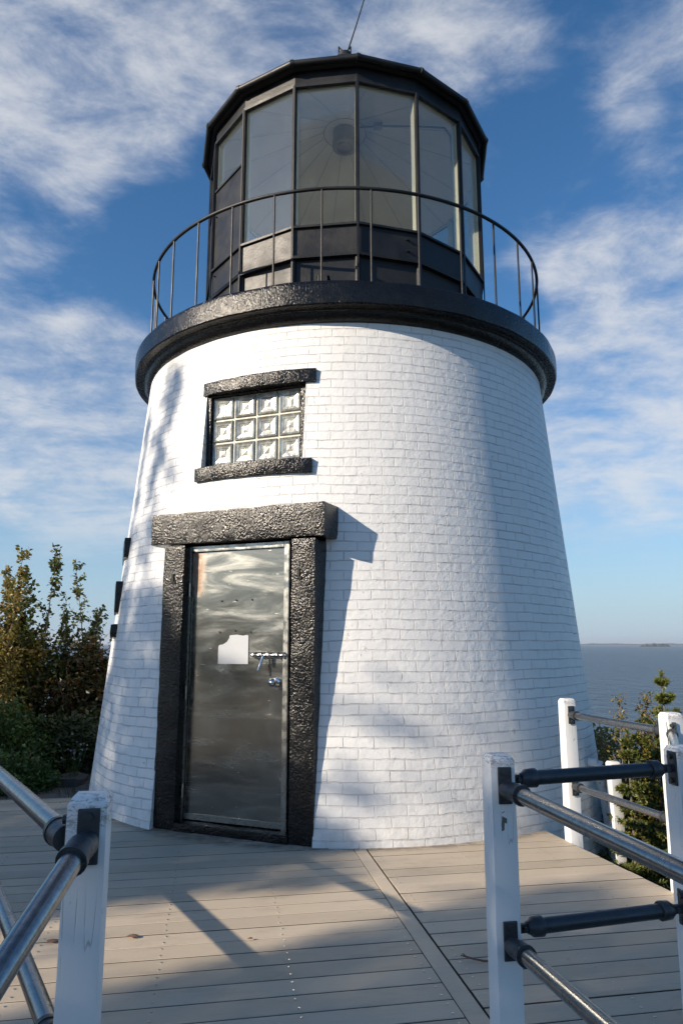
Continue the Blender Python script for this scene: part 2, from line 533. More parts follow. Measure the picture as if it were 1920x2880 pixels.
# ------------------------------------------------------------ mesh helpers
class MB:
    def __init__(s):
        s.v = []; s.f = []; s.m = []; s.mi = 0
    def add(s, vs, fs):
        o = len(s.v)
        s.v += [tuple(p) for p in vs]
        s.f += [tuple(i + o for i in f) for f in fs]
        s.m += [s.mi] * len(fs)
    def box(s, c, size, ax=None):
        """box about centre c; ax = (u, n, k) axes"""
        c = Vector(c)
        u, n, k = ax if ax else (Vector((1, 0, 0)), Vector((0, 1, 0)), Vector((0, 0, 1)))
        a, b_, d = size[0] / 2, size[1] / 2, size[2] / 2
        vs = [c + u * (sx * a) + n * (sy * b_) + k * (sz * d) for sx in (-1, 1) for sy in (-1, 1) for sz in (-1, 1)]
        s.add(vs, [(0, 1, 3, 2), (4, 6, 7, 5), (0, 4, 5, 1), (2, 3, 7, 6), (0, 2, 6, 4), (1, 5, 7, 3)])
    def tube(s, pts, r, seg=12, caps=True, closed=False):
        pts = [Vector(p) for p in pts]
        n = len(pts)
        rs = r if isinstance(r, (list, tuple)) else [r] * n
        base = len(s.v)
        prev = None
        for i, p in enumerate(pts):
            if closed:
                d = pts[(i + 1) % n] - pts[i - 1]
            else:
                d = pts[min(i + 1, n - 1)] - pts[max(i - 1, 0)]
            d = d.normalized() if d.length > 1e-9 else Vector((0, 0, 1))
            if prev is None:
                a = d.cross(Vector((0, 0, 1)))
                if a.length < .05: a = d.cross(Vector((1, 0, 0)))
            else:
                a = prev - d * prev.dot(d)
            a.normalize(); prev = a
            b_ = d.cross(a)
            for k in range(seg):
                t = 2 * pi * k / seg
                s.v.append(tuple(p + (a * cos(t) + b_ * sin(t)) * rs[i]))
        m = n if closed else n - 1
        for i in range(m):
            for k in range(seg):
                i2 = (i + 1) % n
                s.f.append((base + i * seg + k, base + i * seg + (k + 1) % seg, base + i2 * seg + (k + 1) % seg, base + i2 * seg + k))
                s.m.append(s.mi)
        if caps and not closed:
            s.f.append(tuple(base + k for k in range(seg))[::-1]); s.m.append(s.mi)
            s.f.append(tuple(base + (n - 1) * seg + k for k in range(seg))); s.m.append(s.mi)
    def lathe(s, prof, c=(0, 0, 0), seg=64, a0=0.0, a1=2 * pi, phase=0.0):
        """profile of (radius, z) turned about a vertical axis through c; angle measured like the tower's azimuth"""
        c = Vector(c)
        full = abs(a1 - a0 - 2 * pi) < 1e-6
        n = seg if full else seg + 1
        base = len(s.v)
        for i in range(n):
            a = a0 + (a1 - a0) * i / seg + phase
            for (r, z) in prof:
                s.v.append((c.x + r * sin(a), c.y - r * cos(a), c.z + z))
        m = len(prof)
        for i in range(seg):
            j = (i + 1) % n
            for k in range(m - 1):
                s.f.append((base + i * m + k, base + j * m + k, base + j * m + k + 1, base + i * m + k + 1)); s.m.append(s.mi)
    def build(s, name, mats, parent=None, smooth=False, bevel=0, loc=None, seg=2, merge=False):
        me = bpy.data.meshes.new(name)
        off = Vector(loc) if loc is not None else Vector((0, 0, 0))
        me.from_pydata([tuple(Vector(p) - off) for p in s.v], [], s.f)
        for m in (mats if isinstance(mats, (list, tuple)) else [mats]):
            me.materials.append(MAT[m])
        me.polygons.foreach_set('material_index', s.m)
        if len(s.v) < 60000:
            bm = bmesh.new(); bm.from_mesh(me)
            if merge: bmesh.ops.remove_doubles(bm, verts=bm.verts, dist=1e-5)
            bmesh.ops.recalc_face_normals(bm, faces=bm.faces)
            if bevel:
                ed = [e for e in bm.edges if e.is_manifold and e.calc_face_angle(0) > rad(40)]
                bmesh.ops.bevel(bm, geom=ed, offset=bevel, segments=seg, affect='EDGES', profile=.6, clamp_overlap=True)
            bm.to_mesh(me); bm.free()
        if smooth:
            me.polygons.foreach_set('use_smooth', [True] * len(me.polygons))
            me.set_sharp_from_angle(angle=rad(38))
        me.update()
        o = bpy.data.objects.new(name, me)
        col.objects.link(o)
        if parent is not None:
            o.parent = parent
            wl = Vector((0, 0, 0)); p = parent
            while p is not None:
                wl += p.location; p = p.parent
            o.location = off - wl
        else:
            o.location = off
        return o


def tag(o, label=None, cat=None, group=None, kind=None):
    if label: o['label'] = label
    if cat: o['category'] = cat
    if group: o['group'] = group
    if kind: o['kind'] = kind
    return o


def empty(name, loc, parent=None):
    o = bpy.data.objects.new(name, None)
    o.empty_display_size = .2
    col.objects.link(o)
    o.parent = parent
    o.location = loc
    return o


def roughen(o, amp, scale, seed=0.0, zlock=None):
    """push vertices about a little so edges of stone are not ruler-straight"""
    for v in o.data.vertices:
        q = (v.co + o.location) * scale + Vector((seed, seed, seed))
        d = noise.noise_vector(q)
        if zlock is not None and zlock(v.co): continue
        v.co += d * amp


def subdiv_box(mb, c, size, ax, n):
    """box with a grid on every face so it can be roughened"""
    c = Vector(c); u, nn, k = ax
    dims = (u * size[0], nn * size[1], k * size[2])
    for i in range(3):
        a, b_, d = dims[i], dims[(i + 1) % 3], dims[(i + 2) % 3]
        na, nb = n[i], n[(i + 1) % 3]
        for sg in (-.5, .5):
            base = len(mb.v)
            for p in range(na + 1):
                for q in range(nb + 1):
                    mb.v.append(tuple(c + a * (p / na - .5) + b_ * (q / nb - .5) + d * sg))
            for p in range(na):
                for q in range(nb):
                    A = base + p * (nb + 1) + q
                    f = (A, A + nb + 1, A + nb + 2, A + 1)
                    mb.f.append(f if sg > 0 else f[::-1]); mb.m.append(mb.mi)


def split_loose(o, pad=.0015):
    """every piece that stands clear of the others becomes an object of its own"""
    me = o.data
    n = len(me.vertices)
    par = list(range(n))
    def f(i):
        while par[i] != i:
            par[i] = par[par[i]]; i = par[i]
        return i
    for e in me.edges:
        a, b_ = f(e.vertices[0]), f(e.vertices[1])
        if a != b_: par[a] = b_
    isl = {}
    for i in range(n): isl.setdefault(f(i), []).append(i)
    if len(isl) < 2: return [o]
    bbs = []
    for k_, vs in isl.items():
        cs = [me.vertices[i].co for i in vs]
        bbs.append(([min(c[j] for c in cs) - pad for j in range(3)], [max(c[j] for c in cs) + pad for j in range(3)], vs))
    m = len(bbs); grp = list(range(m))
    def g(i):
        while grp[i] != i: i = grp[i]
        return i
    for i in range(m):
        for j in range(i):
            if all(bbs[i][0][q] <= bbs[j][1][q] and bbs[j][0][q] <= bbs[i][1][q] for q in range(3)):
                a, b_ = g(i), g(j)
                if a != b_: grp[a] = b_
    cl_ = {}
    for i in range(m): cl_.setdefault(g(i), []).extend(bbs[i][2])
    if len(cl_) < 2: return [o]
    outl = []
    for vs in cl_.values():
        vs = set(vs)
        bm = bmesh.new(); bm.from_mesh(me); bm.verts.ensure_lookup_table()
        bmesh.ops.delete(bm, geom=[v for v in bm.verts if v.index not in vs], context='VERTS')
        nm = bpy.data.meshes.new(o.name.split('.')[0])
        bm.to_mesh(nm); bm.free()
        for mt in me.materials: nm.materials.append(mt)
        p = bpy.data.objects.new(o.name.split('.')[0], nm)
        col.objects.link(p); p.parent = o.parent; p.location = o.location.copy(); p.rotation_euler = o.rotation_euler
        outl.append(p)
    bpy.data.objects.remove(o, do_unlink=True)
    return outl


# ------------------------------------------------------------ tower frame
AX = Vector((0.042, 7.672, 0))
Z3 = Vector((0, 0, 1))


def radius(z):
    return 2.557 + (2.168 - 2.557) * z / 4.099


def axes(azd):
    a = rad(azd)
    return Vector((cos(a), sin(a), 0)), Vector((sin(a), -cos(a), 0)), Z3   # u (to the right), n (outwards), up


def at(azd, dist, u_, z):
    if azd == -22.5: u_ += .064      # the door sits a little right of the middle of its flat
    u, n, k = axes(azd)
    return AX + n * dist + u * u_ + Z3 * z


# ------------------------------------------------------------ terrain, sea, far land
SEA_Z = -24.0


def ground_h(x, y):
    base = -.06
    right = max(0.0, min(1.0, (x - .2) / 2.2))
    # lower bank on the right of the deck
    front = max(0.0, min(1.0, (y + 1) / 3))
    base -= right * (.48 + .10 * max(0, x - 2.4)) * front
    # drop towards the sea beyond the tower
    edge = 10.2 + 1.2 * noise.noise(Vector((x * .15, 3.3, 0))) - .25 * max(0, x - 2)
    edge = max(edge, 6.8)
    t = max(0.0, y - edge)
    base -= t * .75 + .04 * t * t
    t2 = max(0.0, x - 13); base -= t2 * .8
    t3 = max(0.0, -x - 22); base -= t3 * .5
    if y < 6 or t > 0:
        base += .03 * noise.noise(Vector((x * 1.1, y * 1.1, 0)))
    base += .05 * max(0, -y - 4) * .6
    return max(base, SEA_Z - 6)


def make_ground():
    xs = []; ys = []
    def axis(lo, hi, fine_lo, fine_hi, fs, cs):
        v = []; p = lo
        while p < hi:
            v.append(p)
            p += fs if fine_lo <= p < fine_hi else cs
        v.append(hi)
        return v
    xs = axis(-70, 60, -9, 9, .25, 2.0)
    ys = axis(-70, 50, -1, 15, .25, 2.0)
    mb = MB()
    for y in ys:
        for x in xs:
            mb.v.append((x, y, ground_h(x, y)))
    n = len(xs)
    for j in range(len(ys) - 1):
        for i in range(n - 1):
            a = j * n + i
            mb.f.append((a, a + 1, a + n + 1, a + n)); mb.m.append(0)
    o = mb.build('ground', 'ground_soil_grass', smooth=True)
    tag(o, kind='structure')


make_ground()
mb = MB()
R_ = 60000
mb.add([(-R_, -R_, SEA_Z), (R_, -R_, SEA_Z), (R_, R_, SEA_Z), (-R_, R_, SEA_Z)], [(0, 1, 2, 3)])
tag(mb.build('sea', 'sea_water'), kind='structure')


def land_ridge(name, az0, az1, dist, hgt, seed, depth, mname='far_land'):
    mb = MB(); n = 90; m = 10
    for i in range(n + 1):
        a = rad(az0 + (az1 - az0) * i / n)
        env = min(1, 8 * i / n, 8 * (n - i) / n)
        for j in range(m + 1):
            q = j / m
            prof = sin(pi * q)
            h = hgt * env * prof * (.65 + .5 * noise.fractal(Vector((i * .11 + seed, j * .3, seed)), 1, 2, 4))
            r = dist + depth * (q - .5)
            mb.v.append((r * sin(a), r * cos(a), SEA_Z - 2 + max(0, h)))
    for i in range(n):
        for j in range(m):
            A = i * (m + 1) + j
            mb.f.append((A, A + m + 1, A + m + 2, A + 1)); mb.m.append(0)
    o = mb.build(name, mname, smooth=True)
    tag(o, kind='structure')
    return o


land_ridge('island', 22.9, 25.1, 6500, 34, 2.0, 500)
land_ridge('hills', 17.5, 34, 14000, 40, 5.0, 1500)
land_ridge('hills', -38, -22.2, 9000, 150, 9.0, 1500)

# the air between here and the far shore
hm = bpy.data.materials.new('haze_air'); hm.use_nodes = True
t_ = NT(hm.node_tree)
t_.n.remove(hm.node_tree.nodes['Principled BSDF'])
pv = t_.new('ShaderNodeVolumePrincipled')
pv.inputs['Color'].default_value = (.80, .88, .97, 1)
pv.inputs['Density'].default_value = 0.00004
pv.inputs['Anisotropy'].default_value = .1
t_.l.new(pv.outputs[0], hm.node_tree.nodes['Material Output'].inputs['Volume'])
MAT['haze_air'] = hm
mb = MB(); mb.box((0, 0, 74), (126000, 126000, 212))
tag(mb.build('haze', 'haze_air'), kind='stuff')

# ------------------------------------------------------------ lighthouse
LH = empty('lighthouse', AX)
tag(LH, 'short round white brick lighthouse with black gallery and glazed lantern', 'lighthouse')

# tower wall: frustum with openings cut for the door and the two windows
mb = MB()
prof = [(0.0, -.75)] + [(radius(z), z) for z in [-.75 + 4.85 * i / 24 for i in range(25)]] + [(0.0, 4.1)]
mb.lathe([(r, z) for r, z in prof], AX, 192)
wall = mb.build('wall', 'white_painted_brick', LH, smooth=True, loc=AX, merge=True)


def cutter(azd, dist0, dist1, u0, u1, z0, z1):
    c = MB()
    u, n, k = axes(azd)
    cen = at(azd, (dist0 + dist1) / 2, (u0 + u1) / 2, (z0 + z1) / 2)
    c.box(cen, (u1 - u0, dist1 - dist0, z1 - z0), (u, n, k))
    return c.build('cutter', 'white_painted_brick', merge=True)


DAZ, DD = -22.5, 2.446    # door surround front plane
WAZ, WD = -20.0, 2.120    # glass block plane
SAZ = -72.0               # side window, seen edge-on
cuts = [cutter(DAZ, 1.9, 3.2, -.668, .682, -.05, 2.30),
        cutter(WAZ, 1.85, 3.0, -.515, .435, 2.86, 3.60)]
for c in cuts:
    bo = wall.modifiers.new('cut', 'BOOLEAN')
    bo.operation = 'DIFFERENCE'; bo.object = c; bo.solver = 'EXACT'
dg = bpy.context.evaluated_depsgraph_get()
dg.update()
newme = bpy.data.meshes.new_from_object(wall.evaluated_get(dg))
wall.modifiers.clear()
wall.data = newme
wall.data.set_sharp_from_angle(angle=rad(35))
for c in cuts:
    bpy.data.objects.remove(c, do_unlink=True)

# --- gallery slab
mb = MB()
prof = [(1.2, 4.085), (2.165, 4.085), (2.205, 4.10), (2.235, 4.135), (2.24, 4.160), (2.255, 4.164), (2.262, 4.176), (2.328, 4.178), (2.338, 4.188),
        (2.342, 4.25), (2.341, 4.32), (2.338, 4.372), (2.330, 4.386), (2.300, 4.392), (1.9, 4.400), (1.0, 4.42)]
fine = []
for i in range(len(prof) - 1):
    fine.append(prof[i])
    if 8 <= i <= 10:
        fine.append(tuple((a + b) / 2 for a, b in zip(prof[i], prof[i + 1])))
fine.append(prof[-1])
mb.lathe(fine, AX, 360)
gal = mb.build('gallery_deck', 'black_painted_stone', LH, smooth=True, loc=AX)
for v in gal.data.vertices:
    if v.co.xy.length > 2.2:
        q = v.co * 3.2
        v.co += Vector((v.co.x, v.co.y, 0)).normalized() * noise.noise(q) * .008 + Vector((0, 0, noise.noise(q * 1.3 + Vector((5, 5, 5))) * .006))

# --- gallery railing
mb = MB()
RR, RZ = 2.193, 5.337
mb.tube([AX + Vector((RR * cos(2 * pi * i / 160), RR * sin(2 * pi * i / 160), RZ)) for i in range(160)], .0165, 10, closed=True)
rail = mb.build('gallery_railing', 'black_painted_iron', LH, smooth=True, loc=AX + Z3 * 4.4)
bal0 = None
for k in range(32):
    a = rad(-5.6 + 11.25 * k)
    p = AX + Vector((RR * sin(a), -RR * cos(a), 0))
    if bal0 is None:
        m2 = MB()
        m2.tube([p + Z3 * 4.38, p + Z3 * (RZ - .008)], .0095, 8)
        m2.tube([p + Z3 * 4.38, p + Z3 * 4.402], .021, 8)
        bal0 = m2.build('baluster', 'black_painted_iron', rail, smooth=True, loc=p + Z3 * 4.4)
    else:
        b2 = bal0.copy(); col.objects.link(b2); b2.parent = rail
        b2.location = p + Z3 * 4.4 - (AX + Z3 * 4.4)

# --- lantern room (16 sides)
N = 16
RL = 1.62
AP = RL * cos(pi / N)
SIDE = 2 * RL * sin(pi / N)
PH = 4.0   # azimuth of one corner


def ngon_band(mb, r0, z0, r1, z1):
    """band between two 16-gons"""
    base = len(mb.v)
    for i in range(N):
        a = rad(PH + i * 360 / N)
        mb.v.append(tuple(AX + Vector((r0 * sin(a), -r0 * cos(a), z0))))
        mb.v.append(tuple(AX + Vector((r1 * sin(a), -r1 * cos(a), z1))))
    for i in range(N):
        j = (i + 1) % N
        mb.f.append((base + 2 * i, base + 2 * j, base + 2 * j + 1, base + 2 * i + 1)); mb.m.append(mb.mi)


def ngon_prof(mb, prof):
    for (a, b_) in zip(prof[:-1], prof[1:]):
        ngon_band(mb, a[0], a[1], b_[0], b_[1])


k_ = 1 / cos(pi / N)
mb = MB()
ngon_prof(mb, [(RL - .035, 4.36), (RL - .035, 5.045), (RL + .012, 5.05), (RL + .016, 5.075), (RL - .012, 5.082), (RL - .012, 5.365),
               (RL + .014, 5.37), (RL + .014, 5.392), (RL - .02, 5.396), (RL - .06, 5.396)])
parapet = mb.build('lantern_parapet', 'black_painted_iron', LH, loc=AX + Z3 * 4.4)
mb = MB()
ngon_prof(mb, [(RL - .06, 5.396), (RL - .06, 4.43), (0.0, 4.43)])
mb.build('inner_lining', 'white_interior_paint', parapet, loc=AX + Z3 * 4.4)
# small vent hood on the front parapet
u, n, k = axes(-7.25)
mb = MB()
mb.box(at(-7.25, AP + .03, .05 - .06, 4.78), (.09, .09, .085), (u, n, k))
mb.box(at(-7.25, AP + .005, .05 - .06, 4.825), (.12, .10, .008), (u, n, k))
mb.build('vent_hood', 'black_painted_iron', parapet, bevel=.004)
# bolts in the parapet
mb = MB()
for azd, us, zs in ((15.25, (.18, .205), (5.29, 5.17)), (-52.25, (-.25,), (5.3, 5.0, 6.0))):
    u, n, k = axes(azd)
    for uu in us:
        for zz in zs:
            p = at(azd, AP + .0, uu, zz)
            mb.tube([p - n * .02, p + n * .012], .008, 8)
mb.build('bolts', 'black_painted_iron', parapet, smooth=True)
# fascia under the eave
mb = MB()
ngon_prof(mb, [(RL - .06, 6.925), (RL + .010, 6.925), (RL + .012, 6.955), (RL - .008, 6.957), (RL - .008, 7.115), (RL + .03, 7.12)])
mb.build('fascia', 'black_painted_iron', LH, loc=AX + Z3 * 7)
# mullions (black outside, pale inside), panes
mul0 = None
lan_p = AX + Z3 * 4.4
for i in range(N):
    azd = PH + i * 360 / N
    u, n, k = axes(azd)
    mb = MB()
    mb.box(at(azd, RL - .012, 0, (5.39 + 6.93) / 2), (.036, .036, 1.54), (u, n, k))
    mb.box(at(azd, RL + .009, 0, (4.40 + 6.95) / 2), (.020, .012, 2.53), (u, n, k))
    mb.tube([at(azd, RL - .030, 0, 4.40), at(azd, RL - .030, 0, 5.04)], .026, 8)
    mb.mi = 1
    mb.box(at(azd, RL - .062, 0, (5.39 + 6.93) / 2), (.030, .066, 1.54), (u, n, k))
    mb.build('mullion', ['black_painted_iron', 'green_white_interior_paint'], LH, loc=at(azd, RL, 0, 4.4))
for i in range(N):
    azd = PH + (i + .5) * 360 / N
    u, n, k = axes(azd)
    rel = ((azd + 180) % 360) - 180
    z0 = 5.394
    if -80 < rel < -45:      # the panel with the small door is iron up to the upper light
        mb = MB()
        mb.box(at(azd, AP - .018, 0, (4.42 + 6.33) / 2), (SIDE - .045, .012, 1.91), (u, n, k))
        mb.box(at(azd, AP - .008, 0, 6.325), (SIDE - .045, .024, .022), (u, n, k))
        mb.build('iron_panel', 'black_painted_iron', LH, loc=at(azd, AP, 0, 4.4))
        z0 = 6.33
    mb = MB()
    w_ = SIDE / 2 - .014
    d_ = AP - .030
    mb.box(at(azd, d_, 0, (z0 + 6.93) / 2), (2 * w_, .008, 6.93 - z0 - .012), (u, n, k))
    mb.build('pane', 'lantern_glass', LH, loc=at(azd, AP, 0, z0))
    # pale retaining strips seen inside the glass
    mb = MB()
    mb.box(at(azd, d_ - .016, 0, 6.915), (2 * w_ - .03, .02, .018), (u, n, k))
    mb.box(at(azd, d_ - .016, 0, z0 + .012), (2 * w_ - .03, .02, .018), (u, n, k))
    mb.build('glazing_strip', 'green_white_interior_paint', LH, loc=at(azd, AP, 0, z0))

# --- roof, gutter and ceiling
mb = MB()
ngon_prof(mb, [(1.63, 7.10), (1.69, 7.13), (.30, 7.98), (.22, 8.02), (.20, 8.25)])
roof = mb.build('roof', 'black_painted_iron', LH, loc=AX + Z3 * 7.1)
mb = MB()
pts = []
for i in range(N):
    a0 = rad(PH + i * 360 / N); a1 = rad(PH + (i + 1) * 360 / N)
    p0 = AX + Vector((1.70 * sin(a0), -1.70 * cos(a0), 7.130)); p1 = AX + Vector((1.70 * sin(a1), -1.70 * cos(a1), 7.130))
    mb.tube([p0, p1], .034, 12)
    d = (p1 - p0).normalized()
    mb.tube([p0 - d * .012, p0 + d * .02], .040, 12)
mb.build('gutter', 'black_painted_iron', roof, smooth=True)
mb = MB()
mb.lathe([(.20, 8.22), (.27, 8.30), (.30, 8.42), (.27, 8.54), (.18, 8.64), (.10, 8.70), (.09, 8.78), (.0, 8.79)], AX, 32)
for s_ in (-1, 1):       # cross-shaped bracket on the top of the vent
    mb.box(AX + Vector((s_ * .075, 0, 8.84)), (.018, .018, .13))
    mb.tube([AX + Vector((s_ * .075, 0, 8.90)), AX + Vector((-s_ * .02, 0, 8.80))], .009, 6)
mb.box(AX + Vector((0, 0, 8.80)), (.17, .03, .018))
mb.build('roof_vent', 'black_painted_iron', roof, smooth=True)
mb = MB()
mb.tube([AX + Vector((.02, 0, 8.78)), AX + Vector((.145, -.02, 9.20)), AX + Vector((.262, -.04, 9.62))], [.011, .009, .008], 8)
tip = AX + Vector((.262, -.04, 9.62))
for d in (Vector((.10, 0, .055)), Vector((-.015, 0, .11)), Vector((-.06, .02, .05))):
    mb.tube([tip - Z3 * .02, tip + d], .006, 6)
mb.build('lightning_rod', 'black_painted_iron', roof, smooth=True)
# ceiling cone with radial seams
mb = MB()
ngon_prof(mb, [(RL - .05, 6.93), (.27, 7.66), (.0, 7.70)])
ceil = mb.build('ceiling', 'white_interior_paint', roof, loc=AX + Z3 * 7)
mb = MB()
for i in range(N):
    a = rad(PH + i * 360 / N + 4)
    d = Vector((sin(a), -cos(a), 0))
    mb.tube([AX + d * (RL - .09) + Z3 * 6.935, AX + d * .27 + Z3 * 7.644], .0016, 5)
ring = [AX + Vector((.262 * (1 + .05 * noise.noise(Vector((i * .7, 0, 0)))) * cos(2 * pi * i / 40), .262 * sin(2 * pi * i / 40), 7.652)) for i in range(40)]
mb.tube(ring, .0028, 6, closed=True)
mb.build('ceiling_seam', 'ceiling_seam', roof)
mb = MB()
mb.lathe([(.0, 7.74), (.148, 7.74), (.148, 7.56), (.155, 7.55), (.155, 7.47), (.14, 7.46), (.105, 7.46), (.10, 7.50), (.075, 7.50), (.07, 7.48), (0, 7.48)], AX, 40)
mb.build('ceiling_vent', 'grey_plastic', roof, smooth=True)
mb = MB()
cp = []
for q in range(9):
    t = q / 8
    a = rad(42 + 6 * t)
    r = .28 + (1.45 - .28) * t
    cp.append(AX + Vector((r * sin(a), -r * cos(a), 7.60 - (7.60 - 6.96) * t * 1.0 - .02)))
cp += [cp[-1] + Vector((.06, -.02, -.12)), cp[-1] + Vector((.08, -.03, -.7)), cp[-1] + Vector((.08, -.03, -1.5))]
mb.tube(cp, .011, 8)
a = rad(43.5)
mb.box(AX + Vector((.56 * sin(a), -.56 * cos(a), 7.43)), (.10, .075, .05))
mb.build('conduit', 'grey_plastic', roof)

# the lamp inside the lantern room
BEA = empty('beacon_lamp', AX + Z3 * 4.43)
tag(BEA, 'dark round lamp standing inside the glazed lantern room, its top just showing', 'lamp')
mb = MB(); mb.lathe([(0, 4.43), (.20, 4.43), (.20, 4.47), (.06, 4.50), (.06, 5.30), (.17, 5.33), (.17, 5.36), (0, 5.36)], AX, 32)
mb.build('stand', 'grey_plastic', BEA, smooth=True)
mb = MB(); mb.lathe([(.16, 5.36), (.20, 5.40), (.215, 5.55), (.20, 5.68), (.13, 5.72), (0, 5.73)], AX, 40)
mb.build('lens', 'dark_interior', BEA, smooth=True)

# --- door surround: lintel, jambs, threshold
u, n, k = axes(DAZ)
AXD = (u, n, k)


def stone(name, c, size, seed, amp=.008, parent=LH, az=DAZ, div=.045, mat='black_painted_stone', bev=0):
    ax_ = axes(az)
    m_ = MB()
    nn = [max(2, int(round(s_ / div))) for s_ in size]
    subdiv_box(m_, c, size, ax_, nn)
    o = m_.build(name, mat, parent, smooth=True, loc=c, merge=True)
    h = [s_ / 2 for s_ in size]
    bv = .005
    for v in o.data.vertices:
        l = Vector((v.co.dot(ax_[0]), v.co.dot(ax_[1]), v.co.z))
        near = [h[i] - abs(l[i]) < 1e-4 for i in range(3)]
        if sum(near) >= 2:     # wear the arrises down
            for i in range(3):
                if near[i]:
                    v.co -= ax_[i] * (bv if l[i] > 0 else -bv) * (1 + .6 * noise.noise(v.co * 9 + Vector((seed, 0, 0))))
        v.co += noise.noise_vector((v.co + Vector((seed, seed, seed))) * 5.5) * amp * .6
        v.co += noise.noise_vector((v.co + Vector((seed, seed, seed))) * 17) * amp * .45
    o.data.set_sharp_from_angle(angle=rad(50))
    return o


LZ0, LZ1 = 2.197, 2.462
lint = stone('door_lintel', at(DAZ, DD - .25, -.025, (LZ0 + LZ1) / 2), (1.58, .50, LZ1 - LZ0), 1.0)
jl = stone('door_jamb', at(DAZ, DD - .253, -.576, 1.098), (.205, .50, 2.19), 3.0, amp=.006)
jr = stone('door_jamb', at(DAZ, DD - .253, .590, 1.096), (.200, .50, 2.185), 5.0, amp=.006)
th = stone('threshold', at(DAZ, DD - .21, 0.005, .018), (.975, .42, .09), 7.0, amp=.005)
for o in (jl,):
    pass
# small slots in the jambs
for uu in (-.575, .555):
    mb = MB()
    mb.box(at(DAZ, DD - .003, uu, 1.92), (.020, .018, .075), AXD)
    mb.box(at(DAZ, DD - .003, uu + .016, 1.885), (.018, .018, .022), AXD)
    mb.build('slot', 'dark_interior', jl if uu < 0 else jr)

# --- door
REC = .085
DO = at(DAZ, DD - REC - .02, 0, 0)
rz = rad(DAZ)
door = None


def dloc(x, y, z):
    """door-local to world (x to the right, y outwards, z up)"""
    return DO + u * x + n * y + Z3 * z


mb = MB()
# leaf is modelled in its own axes so the metal's marks can be placed on it
vs = []
nx, nz = 24, 56
W0, W1, H0, H1 = -.455, .388, .105, 2.135
for i in range(nx + 1):
    for j in range(nz + 1):
        x = W0 + (W1 - W0) * i / nx; z = H0 + (H1 - H0) * j / nz
        y = .004 * noise.noise(Vector((x * 2.2, 0, z * 2.2))) * min(1, (x - W0) * 12, (W1 - x) * 12)
        mb.v.append((x, -y, z))
for i in range(nx):
    for j in range(nz):
        a = i * (nz + 1) + j
        mb.f.append((a, a + nz + 1, a + nz + 2, a + 1)); mb.m.append(0)
me = bpy.data.meshes.new('door'); me.from_pydata(mb.v, [], mb.f); me.materials.append(MAT['stainless_steel_sheet'])
bm = bmesh.new(); bm.from_mesh(me)
be = [e for e in bm.edges if e.is_boundary]
r = bmesh.ops.extrude_edge_only(bm, edges=be)
for v in [g for g in r['geom'] if isinstance(g, bmesh.types.BMVert)]: v.co.y += .04
bmesh.ops.recalc_face_normals(bm, faces=bm.faces)
bm.to_mesh(me); bm.free()
me.polygons.foreach_set('use_smooth', [True] * len(me.polygons)); me.set_sharp_from_angle(angle=rad(38))
door = bpy.data.objects.new('door', me); col.objects.link(door)
door.parent = LH; door.location = DO - AX; door.rotation_euler = (0, 0, rz)
tag(door, 'scratched stainless steel door with rust in its upper left corner')


def dpart(mb, name, mats, smooth=False, bevel=0):
    """build door-local geometry as a sub-part of the door (local y points inwards)"""
    me = bpy.data.meshes.new(name); me.from_pydata(mb.v, [], mb.f)
    for m in (mats if isinstance(mats, list) else [mats]): me.materials.append(MAT[m])
    me.polygons.foreach_set('material_index', mb.m)
    bm = bmesh.new(); bm.from_mesh(me)
    bmesh.ops.recalc_face_normals(bm, faces=bm.faces)
    if bevel:
        ed = [e for e in bm.edges if e.is_manifold and e.calc_face_angle(0) > rad(40)]
        bmesh.ops.bevel(bm, geom=ed, offset=bevel, segments=2, affect='EDGES')
    bm.to_mesh(me); bm.free()
    if smooth:
        me.polygons.foreach_set('use_smooth', [True] * len(me.polygons)); me.set_sharp_from_angle(angle=rad(38))
    o = bpy.data.objects.new(name, me); col.objects.link(o); o.parent = door
    return o


mb = MB()   # frame round the leaf, a little proud
mb.box((W0 - .030, .0, 1.11), (.050, .05, 2.15))
mb.box((W1 + .026, .0, 1.11), (.044, .05, 2.15))
mb.box(((W0 + W1) / 2, .0, 2.162), (W1 - W0 + .006, .05, .042))
dpart(mb, 'door_frame', 'frame_steel', bevel=.004)
mb = MB()   # dark gap
mb.box(((W0 + W1) / 2, .06, 1.11), (W1 - W0 + .16, .03, 2.2))
dpart(mb, 'door_backing', 'dark_interior')
mb = MB()
mb.box(((W0 + W1) / 2, -.006, .092), (W1 - W0 - .004, .012, .040))
for q in range(4):
    x = W0 + .06 + q * .24
    mb.tube([(x, -.010, .092), (x, -.016, .092)], .007, 8)
dpart(mb, 'kick_strip', 'frame_steel')
for z in (1.83, 1.02, .28):
    mb = MB()
    mb.tube([(W0 - .004, -.030, z - .055), (W0 - .004, -.030, z + .055)], .0085, 10)
    for q in (-.033, -.011, .011, .033):
        mb.tube([(W0 - .004, -.030, z + q - .009), (W0 - .004, -.030, z + q + .009)], .0098, 10)
    mb.box((W0 - .02, -.0265, z), (.03, .003, .11))
    dpart(mb, 'hinge', 'frame_steel', smooth=True)
mb = MB()   # torn white notice
pts = [(-.187, 1.245), (.083, 1.245), (.083, 1.46), (.07, 1.468), (.035, 1.462), (-.02, 1.470), (-.085, 1.466), (-.092, 1.440), (-.11, 1.415), (-.145, 1.395), (-.18, 1.39), (-.188, 1.37)]
mb.v = [(x, -.0065, z) for x, z in pts]; mb.f = [tuple(range(len(pts)))[::-1]]; mb.m = [0]
dpart(mb, 'notice', 'sticker_white')
mb = MB()   # old screw holes of a vanished plate
